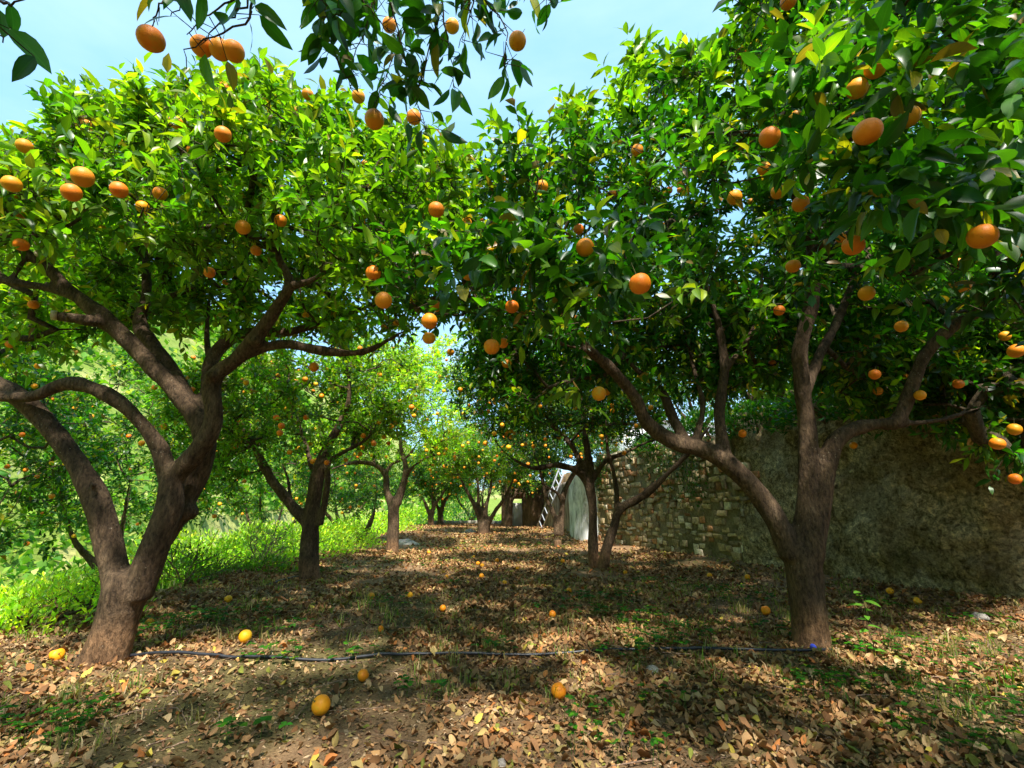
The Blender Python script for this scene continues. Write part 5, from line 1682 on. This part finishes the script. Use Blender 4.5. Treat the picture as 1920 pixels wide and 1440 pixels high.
# far hillside cover
def hill_cover():
    rs = np.random.RandomState(400); n = 150000
    X_ = -9 - 86 * rs.rand(n) ** 1.7; Y = rs.uniform(-5, 110, n)
    k = (np.abs(X_) < 1.6 * Y + 12); X_, Y = X_[k], Y[k]; n = len(X_)
    p = np.stack([X_, Y, X_ * 0], 1)
    cl = fbm(p, 0.12, 401, 3)
    k = rs.rand(n) < np.clip(0.45 + cl, .05, 1); p, cl = p[k], cl[k]; n = len(p)
    dist = np.hypot(p[:, 0], p[:, 1])
    p[:, 2] = H(p[:, 0], p[:, 1]) + rs.rand(n) * 0.02 * dist * np.clip(cl + .5, 0, 1)
    d = rs.randn(n, 3) * .7 + np.array([0, 0, .6]); up = rs.randn(n, 3) * .5 + np.array([0, 0, 1])
    kc = np.array([(.10, .22, .025), (.20, .31, .04), (.40, .41, .13), (.05, .14, .02)])
    col = kc[rs.choice(4, n, p=[.35, .28, .12, .25])] * rs.uniform(.7, 1.3, (n, 1))
    V, T, Q, C, U = leaves_geo(p, d, up, 0.010 * dist * rs.uniform(.5, 1.5, n) + .06, leaf_template(1, 0.8, .2, .1), col, .2, rs)
    return tag(mesh_np('hillside_scrub', V, [T, Q], M['herb'], None, C, U), 'yellow green scrub covering the hillside across the valley', 'scrub', None, 'stuff')
hill_cover()

# ================================================================== SMALL THINGS
def hose(pts, r, label):
    pts = np.array(pts)
    seg = np.linalg.norm(np.diff(pts, axis=0), axis=1); cum = np.concatenate([[0], np.cumsum(seg)])
    m = int(cum[-1] / 0.06); u = np.linspace(0, cum[-1], m)
    S = np.stack([np.interp(u, cum, pts[:, k]) for k in range(3)], 1)
    S[:, 1] += 0.02 * np.sin(u * 2.1)
    for _ in range(6): S[1:-1] = (S[:-2] + S[2:] + 2 * S[1:-1]) / 4
    S[:, 2] = H(S[:, 0], S[:, 1]) + 0.020 + 0.007 * np.sin(u * 3.0)
    mb = MB(); mb.tube(S, r, 10, caps=True)
    return tag(mb.build('irrigation_hose', M['pipe'], None, smooth=True), label, 'hose')
hose([G(145, 1236), G(330, 1233), G(560, 1240), G(700, 1232), G(830, 1231), G(960, 1234), G(1090, 1228), G(1180, 1222), G(1320, 1222), G(1440, 1226), G(1556, 1222)], 0.0100,
     'black irrigation hose lying across the near ground from trunk to trunk')
hose([G(500, 1100), G(540, 1088), G(560, 1084)], 0.012, 'short black hose end left of the dappled trunk')

# blue cap
p = G(1523, 1222)
mb = MB(); mb.tube([(0, 0, 0), (0, 0, .006), (0, 0, .022), (0, 0, .026)], [.019, .02, .019, .014], 16); 
cp_ = mb.build('bottle_cap', M['blue'], None, smooth=False); cp_.location = (p[0], p[1] - 0.01, p[2] + 0.025); cp_.rotation_euler = (0.5, 0.2, 0)
tag(cp_, 'small blue plastic cap at the foot of the right foreground trunk', 'cap')

# ladder
L0 = np.array([0.95, 17.3, Hs(0.95, 17.3)])
lr = empty('ladder', L0, 'aluminium ladder leaning to the right against the pale wall at the far end', 'ladder')
ltop = np.array([1.66, 15.75, 2.2])
dv = norm((ltop - L0)[None])[0]
LL = float(np.linalg.norm(ltop - L0))
sidev = norm(np.cross(dv, [-0.95, -0.3, 0.0])[None])[0]
for q_ in (-1, 1):
    mb = MB(); a_ = L0 + sidev * .19 * q_; mb.tube([a_, a_ + dv * LL], [.032, .032], 4); mb.build('side_rail', M['alu'], lr, off=L0)
for k in range(8):
    mb = MB(); c_ = L0 + dv * (0.22 + .31 * k); mb.tube([c_ - sidev * .19, c_ + sidev * .19], [.018, .018], 6); mb.build('rung', M['alu'], lr, off=L0)

# rocks
def rock(loc, s, seed, label):
    import bmesh
    bm = bmesh.new(); bmesh.ops.create_icosphere(bm, subdivisions=4, radius=1)
    co = np.array([v.co[:] for v in bm.verts])
    co = co * (1 + .35 * vnoise(co, 1.2, seed) + .12 * vnoise(co, 3.5, seed + 1) + .05 * vnoise(co, 9, seed + 2))[:, None] * np.array(s)
    for v, c_ in zip(bm.verts, co): v.co = c_
    me = bpy.data.meshes.new('rock'); bm.to_mesh(me); bm.free(); me.materials.append(M['rock'])
    o = bpy.data.objects.new('rock', me); COL.objects.link(o); o.location = Vector([float(v) for v in loc])
    return tag(o, label, 'rock')
p = G(880, 1010); rock((p[0], p[1], p[2] + .05), (.42, .3, .22), 501, 'flat grey rock left of the many stemmed tree')
p = G(762, 1022); rock((p[0], p[1], p[2] + .0), (.3, .22, .14), 502, 'low pale rock right of the straight trunk')
p = G(1860, 1163); rock((p[0] - .1, p[1], p[2] + .02), (.06, .05, .04), 503, 'small pale stone by the plastered wall')
p = G(1222, 1260); rock((p[0], p[1], p[2] + .01), (.045, .035, .022), 504, 'small grey stone in the leaves right of the centre orange')
p = G(940, 1435); rock((p[0], p[1], p[2] + .006), (.02, .018, .014), 505, 'tiny grey pebble at the bottom edge')
# edge kerb of stones at the far end
mb = MB(); rs = np.random.RandomState(8)
xx = -3.9
while xx < -0.4:
    l_ = rs.uniform(.25, .5); mb.box((xx + l_ / 2, 22.6 + rs.uniform(-.05, .05), 0.27), (l_ * .95, .3, .2), rs.uniform(-.05, .05), (0.4, 0.36, 0.3), 0.03); xx += l_
tag(mb.build('stone_edging', M['stone'], None, cols=True), 'low row of pale edging stones at the far end of the terrace', 'edging')

# ivy on the stone wall
def ivy(spots, seed, label):
    rs = np.random.RandomState(seed); P_, D_ = [], []
    for (y, z, r, n) in spots:
        yy = y + rs.randn(n) * r * .5; z_ = z + rs.randn(n) * r * .45
        for a_, b_ in zip(yy, z_):
            if b_ < 0.3: continue
            P_.append(wp(a_, 0.05 + abs(rs.randn()) * .05, min(b_, 2.5)))
    P_ = np.array(P_); n = len(P_)
    up = np.tile([[WN[0], WN[1], .3]], (n, 1)) + rs.randn(n, 3) * .35
    d = rs.randn(n, 3) * .5 + np.array([0, 0, -.8])
    V, T, Q, C, U = leaves_geo(P_, d, up, .06 * rs.uniform(.6, 1.3, n), T_FAR, leaf_colours(n, 'dark', rs), .2, rs)
    return tag(mesh_np('ivy', V, [T, Q], M['leaf'], None, C, U, True), label, 'ivy')
ivy([(9.6, 1.9, .7, 500), (10.3, 2.1, .6, 350), (9.2, 1.4, .4, 200)], 601, 'dark ivy hanging from the top of the stone wall')
ivy([(12.7, 2.0, .4, 400), (12.9, 1.6, .3, 150)], 602, 'green ivy tuft at the left end of the stone wall')
